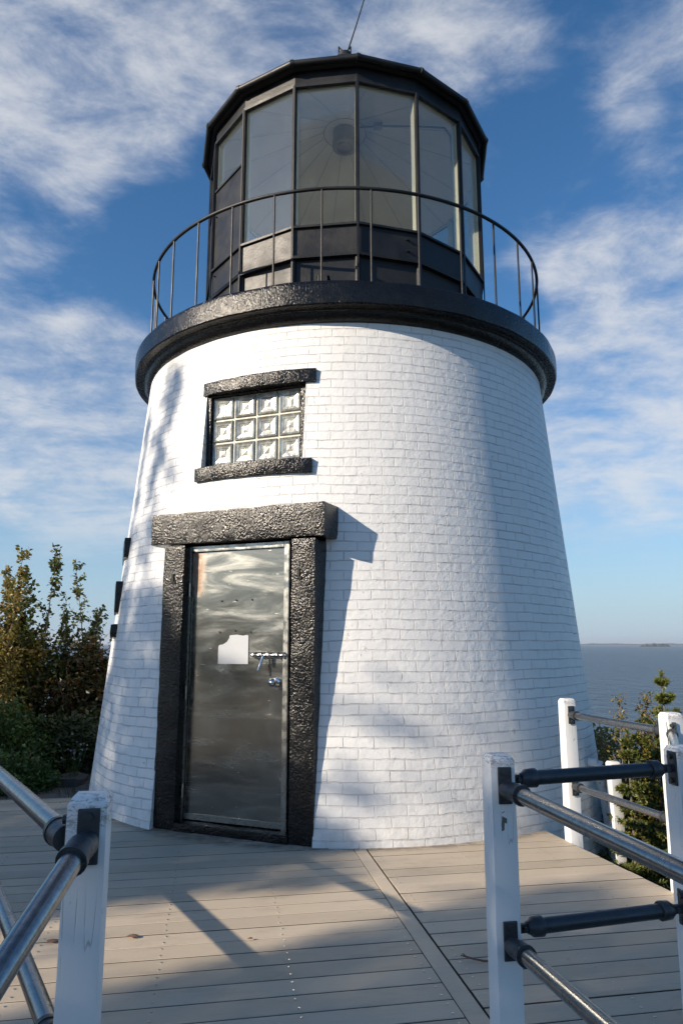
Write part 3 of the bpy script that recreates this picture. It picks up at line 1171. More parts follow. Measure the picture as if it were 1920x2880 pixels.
for x, z in ((-.17, 1.735), (-.035, 1.74), (.105, 1.74), (-.18, 1.49), (.10, 1.49), (-.04, 1.50)):
    mb.tube([(x, -.003, z), (x, -.0075, z)], .0065, 8)
dpart(mb, 'screw_hole', 'dark_interior')
mb = MB()   # slide bolt
mb.box((.255, -.010, 1.315), (.25, .012, .042))
mb.tube([(.13, -.028, 1.315), (.425, -.028, 1.315)], .0125, 12)
for x in (.155, .225, .285, .36, .405):
    mb.box((x, -.022, 1.315), (.018, .036, .046))
mb.tube([(.235, -.040, 1.31), (.215, -.085, 1.20)], [.011, .009], 10)
mb.box((.275, -.04, 1.275), (.022, .018, .055))
dpart(mb, 'slide_bolt', 'chrome', smooth=True)
mb = MB()   # knob: turned about the outward axis
def turned(mb, cx, cz, prof, seg=24):
    base = len(mb.v)
    for i in range(seg):
        t = 2 * pi * i / seg
        for (r, y) in prof: mb.v.append((cx + r * cos(t), -y, cz + r * sin(t)))
    m = len(prof)
    for i in range(seg):
        j = (i + 1) % seg
        for q in range(m - 1): mb.f.append((base + i * m + q, base + j * m + q, base + j * m + q + 1, base + i * m + q + 1)); mb.m.append(0)
turned(mb, .325, 1.115, [(.036, .0), (.036, .008), (.030, .012), (.014, .016), (.013, .034), (.022, .040), (.028, .050), (.030, .062), (.027, .074), (.018, .084), (0, .088)])
dpart(mb, 'knob', 'chrome', smooth=True)

# --- glass block window
u, n, k = axes(WAZ)
AXW = (u, n, k)
win = empty('window', at(WAZ, WD, -.04, 2.9) - AX, LH)
wp = at(WAZ, WD, -.04, 2.9)


def wbuild(mb, name, mats, **kw):
    return mb.build(name, mats, win, **kw)


GU0, GU1, GZ0, GZ1 = -.475, .372, 2.912, 3.530
mb = MB()
mb.box(at(WAZ, WD - .02, GU0 - .020, 3.225), (.042, .10, .70), AXW)
mb.box(at(WAZ, WD - .02, GU1 + .028, 3.225), (.050, .10, .70), AXW)
mb.box(at(WAZ, WD - .02, (GU0 + GU1) / 2, GZ1 + .022), (GU1 - GU0 + .002, .10, .040), AXW)
wf = wbuild(mb, 'window_frame', 'black_painted_stone', bevel=.006)
bw, bh = (GU1 - GU0) / 4, (GZ1 - GZ0) / 3
mb = MB()
mb.box(at(WAZ, WD - .035, (GU0 + GU1) / 2, (GZ0 + GZ1) / 2), (GU1 - GU0, .05, GZ1 - GZ0), AXW)
wbuild(mb, 'mortar_grid', 'mortar_sealant')
for i in range(4):
    for j in range(3):
        cu, cz = GU0 + (i + .5) * bw, GZ0 + (j + .5) * bh
        mb = MB()
        # stepped pillow face: rim, dip, raised middle
        rings = [(.094, .0), (.092, .012), (.087, .016), (.080, .011), (.070, .007), (.055, .005), (.052, .002), (.030, .000), (.006, .001)]
        base = 0
        for (h_, d_) in rings:
            hx = h_ * bw / .206; hz = h_ * bh / .206
            for (sx, sz) in ((-1, -1), (1, -1), (1, 1), (-1, 1)):
                mb.v.append(tuple(at(WAZ, WD - .010 + d_, cu + sx * hx, cz + sz * hz)))
        for r_ in range(len(rings) - 1):
            for q in range(4):
                a = r_ * 4 + q; b2 = r_ * 4 + (q + 1) % 4
                mb.f.append((a, b2, b2 + 4, a + 4)); mb.m.append(0)
        e_ = (len(rings) - 1) * 4
        mb.f.append((e_, e_ + 1, e_ + 2, e_ + 3)); mb.m.append(0)
        o = wbuild(mb, 'glass_block', 'glass_block', loc=at(WAZ, WD, cu, cz), bevel=.003, merge=True)


def wstone(name, c, size, seed, parent, az, amp=.007):
    return stone(name, c, size, seed, amp, parent, az, .04)


def stone_under(name, c, size, seed, parent_empty, az, amp=.007):
    o = stone(name, c, size, seed, amp, LH, az, .04)
    wl = o.location.copy()
    o.parent = parent_empty
    o.location = wl - parent_empty.location
    return o


def arc_stone(name, az0, az1, z0, z1, proud, seed, parent_empty, amp=.005):
    """stone bedded in the round wall: follows its curve"""
    m_ = MB()
    na = max(6, int(abs(az1 - az0) * 1.1)); nz_ = max(2, int((z1 - z0) / .03)); nd = 5
    def P_(i, j, k_):
        a = rad(az0 + (az1 - az0) * i / na); z = z0 + (z1 - z0) * j / nz_
        r = radius((z0 + z1) / 2) - .16 + (proud + .16) * k_ / nd
        e = .006 if (k_ == nd and (j in (0, nz_) or i in (0, na))) else 0
        return tuple(AX + Vector(((r - e) * sin(a), -(r - e) * cos(a), z)))
    idx = {}
    def vid(i, j, k_):
        if (i, j, k_) not in idx:
            idx[(i, j, k_)] = len(m_.v); m_.v.append(P_(i, j, k_))
        return idx[(i, j, k_)]
    def quad(a, b_, c, d):
        m_.f.append((vid(*a), vid(*b_), vid(*c), vid(*d))); m_.m.append(0)
    for i in range(na):
        for j in range(nz_):
            for k_ in (0, nd): quad((i, j, k_), (i + 1, j, k_), (i + 1, j + 1, k_), (i, j + 1, k_))
        for k_ in range(nd):
            for j in (0, nz_): quad((i, j, k_), (i + 1, j, k_), (i + 1, j, k_ + 1), (i, j, k_ + 1))
    for j in range(nz_):
        for k_ in range(nd):
            for i in (0, na): quad((i, j, k_), (i, j + 1, k_), (i, j + 1, k_ + 1), (i, j, k_ + 1))
    am = rad((az0 + az1) / 2)
    c = AX + Vector((radius(z0) * sin(am), -radius(z0) * cos(am), (z0 + z1) / 2))
    o = m_.build(name, 'black_painted_stone', LH, smooth=True, loc=c)
    for v in o.data.vertices:
        v.co += noise.noise_vector((v.co + Vector((seed, seed, seed))) * 9) * amp
    wl = o.location.copy(); o.parent = parent_empty; o.location = wl - parent_empty.location
    return o


arc_stone('lintel', -34.1, -6.5, 3.545, 3.658, .034, 11, win)
arc_stone('sill', -33.8, -6.9, 2.753, 2.869, .040, 13, win)

# --- side window on the left, seen edge-on
win2 = empty('side_window', at(SAZ, 2.3, 0, 1.6) - AX, LH)
stone_under('lintel', at(SAZ, 2.240, 0, 2.31), (.80, .24, .20), 21, win2, SAZ)
stone_under('sill', at(SAZ, 2.332, 0, 1.52), (.80, .22, .13), 23, win2, SAZ)
stone_under('shutter', at(SAZ, 2.317, .0, 1.84), (.66, .20, .31), 25, win2, SAZ, .003)
u, n, k = axes(SAZ)

# --- drain pipe at the foot of the tower, right-hand side
mb = MB()
A_, B_ = at(54.5, radius(.30) + .02, 0, .40), at(54.5, radius(.30) + .09, 0, .40)
mb.tube([A_, B_], .034, 12)
pb = [B_ + Vector((0, 0, .01)), at(57.0, radius(.1) + .085, 0, .15), at(57.5, radius(-.1) + .085, 0, -.12), at(58.5, radius(-.4) + .085, 0, -.48)]
mb.tube([B_, pb[1], pb[2], pb[3]], .043, 14)
mb.build('drain_pipe', 'white_painted_wood', LH, smooth=True)

# ------------------------------------------------------------ deck
BD = rad(10.0)
bu = Vector((cos(BD), sin(BD), 0)); bv = Vector((-sin(BD), cos(BD), 0))


def clip(poly, a, nrm):
    """keep the side of polygon where (p-a).nrm >= 0"""
    outp = []
    for i in range(len(poly)):
        p, q = poly[i], poly[(i + 1) % len(poly)]
        dp, dq = (p - a).dot(nrm), (q - a).dot(nrm)
        if dp >= 0: outp.append(p)
        if (dp >= 0) != (dq >= 0): outp.append(p + (q - p) * (dp / (dp - dq)))
    return outp


deckpoly = [Vector(p + (0,)) for p in ((-.72, -3.0), (-.71, 1.72), (-3.45, 6.46), (-3.45, 6.555), (-2.0, 6.81), (-.5, 7.3), (1.2, 6.6), (1.53, 5.66), (1.93, 4.12), (1.40, 2.78), (1.25, 2.60), (.70, 2.55), (1.20, -.2), (1.2, -3.0))]
SA, SB = Vector((.093, 5.063, 0)), Vector((.482, 2.871, 0))   # the inlaid strip, left edge
sdir = (SB - SA).normalized(); snrm = Vector((-sdir.y, sdir.x, 0))   # snrm points right (+x)
if snrm.x < 0: snrm = -snrm
SW = .082
PITCH, GAP = .1415, .0085
TH = .055


def add_board(mb, poly):
    if len(poly) < 3: return
    ar = sum(poly[i].x * poly[(i + 1) % len(poly)].y - poly[(i + 1) % len(poly)].x * poly[i].y for i in range(len(poly)))
    if abs(ar) < 1e-4: return
    if ar < 0: poly = poly[::-1]
    m_ = len(poly); base = len(mb.v)
    cen = sum(poly, Vector()) / m_
    # chamfered top edge
    e = .002
    ins = []
    for i in range(m_):
        a, b_, c_ = poly[i - 1], poly[i], poly[(i + 1) % m_]
        d1 = (b_ - a).normalized(); d2 = (c_ - b_).normalized()
        n1_ = Vector((-d1.y, d1.x, 0)); n2_ = Vector((-d2.y, d2.x, 0))
        bi = (n1_ + n2_)
        bi = bi.normalized() if bi.length > 1e-6 else n1_
        ins.append(b_ + bi * e / max(.5, bi.dot(n1_)))
    dz_ = random.uniform(-.0012, .0012)
    mb.v += [tuple(p + Z3 * (-TH)) for p in poly] + [tuple(p + Z3 * (-e + dz_)) for p in poly] + [tuple(p + Z3 * dz_) for p in ins]
    for i in range(m_):
        j = (i + 1) % m_
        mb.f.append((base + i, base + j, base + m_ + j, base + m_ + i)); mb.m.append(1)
        mb.f.append((base + m_ + i, base + m_ + j, base + 2 * m_ + j, base + 2 * m_ + i)); mb.m.append(0)
    mb.f.append(tuple(base + 2 * m_ + i for i in range(m_))); mb.m.append(0)


random.seed(5)
mb = MB()
mbs = MB()
rowlist = []
joists = [-3.3, -2.9, -2.5, -2.1, -1.7, -1.3, -.9, -.52, -.14]   # offsets along boards from strip, left
for side in (-1, 1):
    off0 = .045 if side < 0 else .10
    for r_ in range(-30, 80):
        y0 = -3.2 + off0 + r_ * PITCH
        a = bv * (y0 + GAP / 2); b_ = bv * (y0 + PITCH - GAP / 2)
        pl = clip(clip(deckpoly, a, bv), b_, -bv)
        if len(pl) < 3: continue
        if side < 0:
            pl = clip(pl, SA - snrm * .004, -snrm)
        else:
            pl = clip(pl, SA + snrm * (SW + .010), snrm)
        # cut to a butt joint here and there
        add_board(mb, pl)
# strip in three lengths
for t0, t1 in ((-.6, 1.095), (1.10, 2.9), (2.905, 6)):
    A, B = SA + sdir * t0, SA + sdir * t1
    pl = [A, A + snrm * SW, B + snrm * SW, B]
    pl = clip(pl, Vector((0, 5.2, 0)), Vector((0, -1, 0)))
    add_board(mb, pl)
deck = mb.build('deck', ['composite_deck_board', 'gap_shade_board_edge'])
tag(deck, kind='structure')
# screws
def inpoly(p, poly):
    c = False
    for i in range(len(poly)):
        a, b_ = poly[i], poly[i - 1]
        if (a.y > p.y) != (b_.y > p.y) and p.x < (b_.x - a.x) * (p.y - a.y) / (b_.y - a.y) + a.x: c = not c
    return c
for side in (-1, 1):
    off0 = .045 if side < 0 else .10
    for r_ in range(-30, 80):
        y0 = -3.2 + off0 + r_ * PITCH
        if y0 < 2.2: continue
        for jx in ((-.045, -.62, -1.18, -1.75, -2.3, -2.9) if side < 0 else (SW + .055, SW + .62, SW + 1.18, SW + 1.7)):
            for q in (.035, .105):
                base = bv * (y0 + q)
                # point on the board row at distance jx right of the strip
                t = ((SA - base).dot(snrm) + jx) / bu.dot(snrm)
                p = base + bu * (t + random.uniform(-.006, .006))
                if inpoly(p, deckpoly) and (p - AX).xy.length > 2.6 or False:
                    mbs.tube([p - Z3 * .004, p + Z3 * .0022], .0052, 6)
mbs.build('deck_screws', 'screw_steel', deck)
# joists and side boards under the deck so it is not paper thin
mb = MB()
for a, b_ in zip(deckpoly, deckpoly[1:] + deckpoly[:1]):
    mid = (a + b_) / 2
    if (mid - AX).xy.length < 2.4: continue
    d = (b_ - a); L = d.length; d.normalize(); nn = Vector((-d.y, d.x, 0))
    mb.box(mid + nn * .03 - Z3 * .145, (L - .03, .036, .23), (d, nn, Z3))
mb.build('rim_board', 'composite_deck_board', deck)

# ------------------------------------------------------------ railings
def bracket(p, axd, parent, plate=True, lit=0):
    """flange plate flat on a post face at p (centre), facing axd (unit, horizontal)"""
    t = Vector((-axd.y, axd.x, 0))
    mb = MB()
    mb.box(p + axd * .004, (.052, .008, .128), (t, axd, Z3))
    o = mb.build('bracket', 'cast_bracket', parent, bevel=.006, loc=p)
    mb = MB()
    for s_ in (-1, 1):
        q = p + Z3 * (.045 * s_)
        mb.tube([q + axd * .006, q + axd * .018], .0115, 6)
    base = len(o.data.vertices)
    # join bolts into the plate mesh
    bm = bmesh.new(); bm.from_mesh(o.data)
    tmp = bpy.data.meshes.new('t'); tmp.from_pydata([tuple(Vector(v) - p) for v in mb.v], [], mb.f)
    bm.from_mesh(tmp); bm.to_mesh(o.data); bm.free(); bpy.data.meshes.remove(tmp)
    return o


def post(root, x, y, yaw, top=1.0, size=.092, bottom=-.3, tilt=(0, 0)):
    u_ = Vector((cos(rad(yaw)), sin(rad(yaw)), 0)); n_ = Vector((-sin(rad(yaw)), cos(rad(yaw)), 0))
    mb = MB()
    c = Vector((x, y, 0))
    # shaft with chamfered top
    zs = [bottom + (top - .018 - bottom) * i / 14 for i in range(15)]
    rings = [(size / 2, z) for z in zs] + [(size / 2 - .010, top)]
    for (h, z) in rings:
        for sx, sy in ((-1, -1), (1, -1), (1, 1), (-1, 1)):
            mb.v.append(tuple(c + u_ * h * sx + n_ * h * sy + Z3 * z))
    for i in range(len(rings) - 1):
        for q in range(4):
            a = i * 4 + q; b_ = i * 4 + (q + 1) % 4
            mb.f.append((a, b_, b_ + 4, a + 4)); mb.m.append(0)
    e = (len(rings) - 1) * 4
    mb.f.append((e, e + 1, e + 2, e + 3)); mb.m.append(0)
    o = mb.build('post', 'white_painted_wood', root, smooth=True, bevel=.003, loc=(x, y, 0))
    for v in o.data.vertices:
        v.co += noise.noise_vector(v.co * 7 + Vector((x * 9, y * 9, 0))) * .0022
    o.data.set_sharp_from_angle(angle=rad(24))
    return o, u_, n_


def pipe(root, pts, r=.0265, mat='galvanised_pipe', name='rail', seg=24):
    mb = MB(); mb.tube(pts, r, seg)
    return mb.build(name, mat, root, smooth=True, loc=Vector(pts[0]))


def collar(root, a, d, L=.075, r=.034):
    d = d.normalized()
    mb = MB()
    mb.tube([a, a + d * (L * .75), a + d * L, a + d * L], [r * .93, r * .96, r * .97, r * .97], 20)
    mb.tube([a + d * (L - .012), a + d * (L + .004)], r * 1.05, 20)
    return mb.build('collar', 'cast_bracket', root, smooth=True, loc=a)


def ray(px, py, t):
    a = (px - 784) / 1592; u_ = -(py - 1204) / 1592; th_ = .171
    return EYE + Vector((a, cos(th_) - u_ * sin(th_), sin(th_) + u_ * cos(th_))) * t


# right-hand railing
RRt = empty('right_railing', (.57, 2.66, 0))
tag(RRt, 'white posts with grey pipe rails along the right edge of the deck', 'railing')
pfr, fu, fn = post(RRt, .575, 2.665, 10, 1.0)
pr_, ru, rn = post(RRt, 1.345, 2.865, 10, 1.0, .092)
pm, mu, mn = post(RRt, 1.945, 4.235, 10, 1.0, .098)
pf, ffu, ffn = post(RRt, 1.672, 5.30, 10, 1.0, .092)
# stair-side rails from the near post: upper and lower
Pf = Vector((.575, 2.665, 0))
fface = Pf - fn * .046
for z, tgt, nm in ((.885, ray(1568, 2004, 1.62), 'rail'), (.370, ray(1384, 2352, 1.80), 'rail')):
    a = fface + Z3 * z + fu * .004
    bracket(a + Z3 * .012, -fn, RRt)
    s0 = a - fn * .045 + fu * .010
    d = (tgt - s0); L = d.length; d.normalize()
    mb = MB(); mb.tube([a - fn * .002, a - fn * .02, s0 + d * .03], [.026, .030, .032], 18)
    mb.build('elbow', 'cast_bracket', RRt, smooth=True)
    collar(RRt, s0 + d * .0, d, .07)
    end = s0 + d * (L + 1.15)
    pipe(RRt, [s0, s0 + d * (L + 1.15)])
    q = end
# patch where the paint has come away below the upper bracket
mb = MB()
pp = [(-.006, .030), (.004, .034), (.006, .012), (.012, .008), (.011, -.008), (.003, -.006), (.001, -.030), (-.009, -.034), (-.010, -.010), (-.007, .004)]
cc = Pf - fn * .0468 - fu * .004 + Z3 * .775
mb.v = [tuple(cc + fu * a_ + Z3 * b_) for a_, b_ in pp]; mb.f = [tuple(range(len(pp)))]; mb.m = [0]
mb.build('bare_wood_patch', 'bark_grey', pfr, loc=Vector((.575, 2.665, 0)))
nx_, *_ = post(RRt, end.x + .02, end.y - .05, 10, 1.0)
# dark link rails between near post and right post
for z in (.905, .395):
    A0 = Pf + fu * .046 + fn * .012 + Z3 * z
    B0 = Vector((1.345, 2.865, 0)) - ru * .046 - rn * .012 + Z3 * (z + .014)
    bracket(A0, fu, RRt)
    bracket(B0, -ru, RRt)
    d = (B0 - A0).normalized()
    mb = MB()
    mb.box(A0 + d * .030, (.045, .014, .030), (d, Vector((-d.y, d.x, 0)), Z3))
    mb.box(B0 - d * .030, (.045, .014, .030), (d, Vector((-d.y, d.x, 0)), Z3))
    for q in (A0 + d * .036, B0 - d * .036):
        mb.tube([q + Vector((d.y, -d.x, 0)) * .02, q - Vector((d.y, -d.x, 0)) * .02], .009, 8)
    for q, s_ in ((A0, 1), (B0, -1)):
        mb.tube([q + d * s_ * .048, q + d * s_ * .060, q + d * s_ * .068, q + d * s_ * .105, q + d * s_ * .108], [.020, .026, .033, .035, .033], 20)
    mb.build('swivel_joint', 'cast_bracket', RRt, smooth=True)
    pipe(RRt, [A0 + d * .085, B0 - d * .085], .0262, 'dark_pipe')
# far right rails
PMv, PFv, PRv = Vector((1.945, 4.235, 0)), Vector((1.672, 5.30, 0)), Vector((1.345, 2.865, 0))
for z in (.885, .385):
    for (A, B) in ((PFv, PMv), (PMv, PRv)):
        d = (B - A).normalized()
        a = A + d * .05 + Z3 * z; b_ = B - d * .055 + Z3 * z
        bracket(a, d, RRt); bracket(b_, -d, RRt)
        collar(RRt, a, d, .07, .031); collar(RRt, b_, -d, .07, .031)
        pipe(RRt, [a, b_], .024)

# left-hand railing
RLt = empty('left_railing', (-.61, 1.78, 0))
tag(RLt, 'white post with grey pipe rails at the left edge of the deck', 'railing')
Pl = Vector((-.618, 1.80, 0))
pl_, lu, ln = post(RLt, Pl.x, Pl.y, 10, 1.035, .092)
for z, tgt in ((.935, ray(8, 2222, 1.22)), (.425, None)):
    a = Pl - ln * .046 + Z3 * z + lu * .006
    bracket(a + Z3 * .012, -ln, RLt)
    s0 = a - ln * .040 - lu * .008
    if tgt is not None:
        d = (tgt - s0); d.normalize(); dd = d.copy()
    d = dd
    mb = MB(); mb.tube([a - ln * .002, a - ln * .02, s0 + d * .03], [.026, .030, .032], 18)
    mb.build('elbow', 'cast_bracket', RLt, smooth=True)
    collar(RLt, s0, d, .06)
    pipe(RLt, [s0, s0 + d * 1.9])
post(RLt, s0.x + d.x * 1.92, s0.y + d.y * 1.92 - .05, 10, 1.0)
lface = Pl - lu * .046
for z, tgt in ((.930, ray(0, 1783, 2.50)), (.47, ray(0, 2072, 2.53))):
    s0 = lface + Z3 * z + ln * .012
    d = (tgt - s0); d.normalize()
    bracket(s0, -lu, RLt)
    collar(RLt, s0 - lu * .008, d, .085)
    pipe(RLt, [s0 + d * .02, s0 + d * 2.6])
    endp = s0 + d * 2.65
post(RLt, endp.x, endp.y, 30, 1.0)

# low post by the foot of the tower, lower ground
SP = empty('short_post', (2.30, 6.12, -.5))
tag(SP, 'short white post on the lower ground behind the right railing, against the tower', 'post')
mbp, *_ = post(SP, 2.26, 6.03, 10, .435, .088, -.7)

# ------------------------------------------------------------ small things on the deck
mb = MB()
tp = [ray(1058, 2190, 2.0)]
def on_deck(px, py, z=.006):
    d = ray(px, py, 1.0) - EYE
    return EYE + d * ((z - EYE.z) / d.z)
tw = [on_deck(1058, 2195, .012), on_deck(1072, 2199, .016), on_deck(1090, 2204, .010), on_deck(1110, 2208, .012), on_deck(1135, 2209, .010)]
mb.tube(tw, [.003, .004, .0042, .0045, .004], 7)
mb.tube([tw[1], on_deck(1062, 2191, .02)], [.003, .002], 6)
tag(mb.build('twig', 'twig_bark', smooth=True), 'thin brown twig lying on the deck boards beside the near right post', 'twig')
leafpts = [(122, 2163, .032, 'dry brown leaf on the deck at the left, half behind the left post'),
           (306, 2152, .030, 'dry brown leaf on the deck just right of the left post'),
           (575, 2158, .014, 'tiny dry leaf scrap in the middle of the sunlit deck')]
for (px, py, s_, lab) in leafpts:
    c = on_deck(px, py, .006)
    mb = MB()
    vs = []
    for i in range(10):
        t = 2 * pi * i / 10
        r_ = s_ * (.7 + .5 * abs(noise.noise(Vector((i * .9, px, 0)))))
        vs.append(c + Vector((r_ * cos(t) * 1.2, r_ * sin(t) * .8, .004 + .006 * noise.noise(Vector((i, py, 1))))))
    mb.add(vs + [c + Z3 * .010], [(i, (i + 1) % 10, 10) for i in range(10)])
    tag(mb.build('dry_leaf', 'twig_bark'), lab, 'leaf')

# ------------------------------------------------------------ plants
def leaf(mb, p, d, size, rnd, wide=.6, fold=.25):
    """pointed leaf of two quads folded along its rib"""
    d = d.normalized()
    s_ = d.cross(Vector((rnd.uniform(-1, 1), rnd.uniform(-1, 1), rnd.uniform(-1, 1))))
    if s_.length < .05: s_ = d.cross(Z3)
    s_.normalize(); nn = d.cross(s_)
    a = p; b_ = p + d * size * .45 + s_ * size * wide * .5 + nn * size * fold * .4
    c = p + d * size; e = p + d * size * .45 - s_ * size * wide * .5 + nn * size * fold * .4
    m_ = p + d * size * .5 - nn * size * .04
    base = len(mb.v)
    mb.v += [tuple(a), tuple(b_), tuple(c), tuple(e)]
    mb.f += [(base, base + 1, base + 2), (base, base + 2, base + 3)]; mb.m += [mb.mi, mb.mi]


def sapling(name, label, cat, x, y, h, spread, nleaf, lsize, mats, seed, lean=(0, 0), stems=3, group=None, low=.15, z0=None, bark='bark_grey'):
    rnd = random.Random(seed)
    z0 = ground_h(x, y) if z0 is None else z0
    root = empty(name, (x, y, z0))
    tag(root, label, cat, group)
    tm = MB(); lm = MB()
    twigs = []
    for s_ in range(stems):
        p = Vector((x + rnd.uniform(-.12, .12), y + rnd.uniform(-.12, .12), z0 - .1))
        hh = h * (1 if s_ == 0 else rnd.uniform(.62, .93))
        d = Vector((rnd.uniform(-.22, .22) * (s_ > 0) + lean[0], rnd.uniform(-.15, .15) + lean[1], 1)).normalized()
        n_ = 14; pts = [p.copy()]
        for i in range(n_):
            d = (d + Vector((rnd.uniform(-.05, .05), rnd.uniform(-.05, .05), .02))).normalized()
            p = p + d * (hh + .1) / n_; pts.append(p.copy())
        r0 = .006 + .0045 * hh
        tm.tube(pts, [r0 * (1 - .85 * i / n_) for i in range(n_ + 1)], 6)
        for i in range(2, n_ + 1):
            f_ = i / n_
            if f_ < low: continue
            for q in range(rnd.choice((1, 2, 2, 3))):
                a = rnd.uniform(0, 2 * pi)
                L = spread * (1.15 - f_) * rnd.uniform(.5, 1.1) + .08
                up = rnd.uniform(.7, 1.5)
                bd = Vector((cos(a), sin(a), up)).normalized()
                bp = pts[i].copy(); bpts = [bp.copy()]
                for g in range(5):
                    bd = (bd + Vector((rnd.uniform(-.15, .15), rnd.uniform(-.15, .15), .05))).normalized()
                    bp = bp + bd * L / 5; bpts.append(bp.copy())
                tm.tube(bpts, [.0045 * (1 - .14 * g) for g in range(6)], 4, caps=False)
                twigs.append(bpts)
        twigs.append(pts[-5:])
    for i in range(int(nleaf * 2.6)):
        b_ = rnd.choice(twigs)
        g = rnd.randrange(len(b_) - 1); t = rnd.random()
        p = b_[g].lerp(b_[g + 1], t) + Vector((rnd.gauss(0, .018), rnd.gauss(0, .018), rnd.gauss(0, .018)))
        dr = Vector((rnd.gauss(0, 1), rnd.gauss(0, 1), rnd.gauss(-.2, .7)))
        leaf(lm, p, dr, lsize * rnd.uniform(.6, 1.25), rnd)
    tm.build('stem', bark, root, smooth=True, loc=(x, y, z0))
    lm.build('foliage', mats, root, loc=(x, y, z0))
    return root


def bush(name, label, cat, x, y, rx, ry, h, nleaf, lsize, mat, seed, group=None, nstem=16, z0=None, lumps=9):
    rnd = random.Random(seed)
    z0 = ground_h(x, y) if z0 is None else z0
    root = empty(name, (x, y, z0)); tag(root, label, cat, group)
    tm = MB(); lm = MB()
    cl_ = []
    for i in range(lumps):
        a = rnd.uniform(0, 2 * pi); q = sqrt(rnd.random())
        cz = h * rnd.uniform(.25, .85)
        cl_.append((Vector((x + rx * .75 * q * cos(a), y + ry * .75 * q * sin(a), z0 + cz)), rnd.uniform(.25, .42) * min(rx, ry, h) + .1))
    for i in range(nstem):
        c, r_ = rnd.choice(cl_)
        e = c + Vector((rnd.gauss(0, r_ * .6), rnd.gauss(0, r_ * .6), r_ * rnd.uniform(.2, 1.3)))
        b0 = Vector((x + rnd.uniform(-.3, .3) * rx, y + rnd.uniform(-.3, .3) * ry, z0 - .1))
        m_ = b0.lerp(e, .5) + Vector((rnd.uniform(-.1, .1), rnd.uniform(-.1, .1), .05))
        tm.tube([b0, m_, e], [.012, .008, .003], 5)
    for i in range(int(nleaf * 1.5)):
        if rnd.random() < .85:
            c, r_ = rnd.choice(cl_)
            v = Vector((rnd.gauss(0, 1), rnd.gauss(0, 1), rnd.gauss(0, 1))).normalized()
            p = c + v * r_ * (rnd.random() ** .4) * rnd.choice((1, 1, 1.25))
        else:
            a = rnd.uniform(0, 2 * pi); q = sqrt(rnd.random())
            p = Vector((x + rx * q * cos(a), y + ry * q * sin(a), z0 + h * rnd.random() * (1 - q * .5)))
        if p.z < z0: p.z = z0 + rnd.random() * .2
        leaf(lm, p, Vector((rnd.gauss(0, 1), rnd.gauss(0, 1), rnd.gauss(.1, .7))), lsize * rnd.uniform(.6, 1.3), rnd)
    tm.build('stem', 'bark_dark', root, smooth=True, loc=(x, y, z0))
    lm.build('foliage', mat, root, loc=(x, y, z0))
    return root


def px_at(px, dist):
    return (px - 784) / 1592 * dist


G = 'shrubs and saplings left of the tower'
# tall thin saplings against the sky
def zof(py, dep):
    return 1.4 - (py - 1478) / 1592 * dep
for (px, y, topy, spread, nl, ls, mats, seed, label, stems) in (
        (120, 9.0, 1276, .42, 1150, .062, 'leaf_olive', 3, 'tallest slender olive-leaved sapling left of the tower, its top against the sky', 3),
        (212, 9.2, 1300, .36, 700, .058, 'leaf_olive', 8, 'slender sapling nearest the left side of the tower, two thin leafy tops', 3),
        (68, 9.6, 1318, .36, 900, .055, 'leaf_yellow', 12, 'slim golden-leaved sapling just left of the tallest one', 2),
        (5, 8.6, 1290, .45, 900, .060, 'leaf_yellow', 15, 'golden-leaved sapling cut by the left edge of the photo', 3),
        (30, 8.3, 1400, .42, 1300, .055, 'leaf_yellow', 19, 'dense yellow autumn sapling below the leftmost golden top', 4),
        (165, 9.4, 1375, .42, 900, .055, 'leaf_olive', 23, 'bushier sapling between the tallest sapling and the one by the tower', 4)):
    x = px_at(px, y)
    z0 = ground_h(x, y)
    sapling('sapling', label, 'sapling', x, y, zof(topy, y) - z0, spread, nl, ls, mats, seed, group=None, stems=stems)
for (px, y, topy, rx, ry, nl, ls, mats, seed, label) in (
        (200, 9.0, 1445, .55, .45, 4200, .060, 'leaf_red', 31, 'dark red-tinged bush against the left foot of the tower'),
        (100, 9.2, 1430, .65, .5, 4200, .060, 'leaf_olive', 33, 'dark olive bush behind the gravel, under the tallest sapling'),
        (170, 8.4, 1640, .60, .40, 2600, .055, 'leaf_dark', 35, 'low dark green bush behind the edging stones'),
        (10, 9.0, 1430, .60, .5, 3600, .058, 'leaf_yellow', 37, 'olive bush at the left edge of the photo below the golden saplings'),
        (40, 7.9, 1610, .55, .40, 3400, .050, 'leaf_green', 39, 'fresh green bush at the left edge above the pipe rail'),
        (60, 7.3, 1735, .42, .28, 2200, .045, 'leaf_green', 41, 'lowest bright green clump spilling onto the gravel'),
        (230, 9.6, 1530, .5, .4, 1800, .055, 'leaf_dark', 43, 'dark bush half hidden behind the tower on the left'),
        (-60, 8.6, 1480, .7, .6, 2600, .055, 'leaf_yellow', 45, 'yellowish bush mostly outside the left edge of the photo')):
    x = px_at(px, y); z0 = ground_h(x, y)
    bush('bush', label, 'bush', x, y, rx, ry, zof(topy, y) - z0, nl, ls * 1.15, mats, seed)
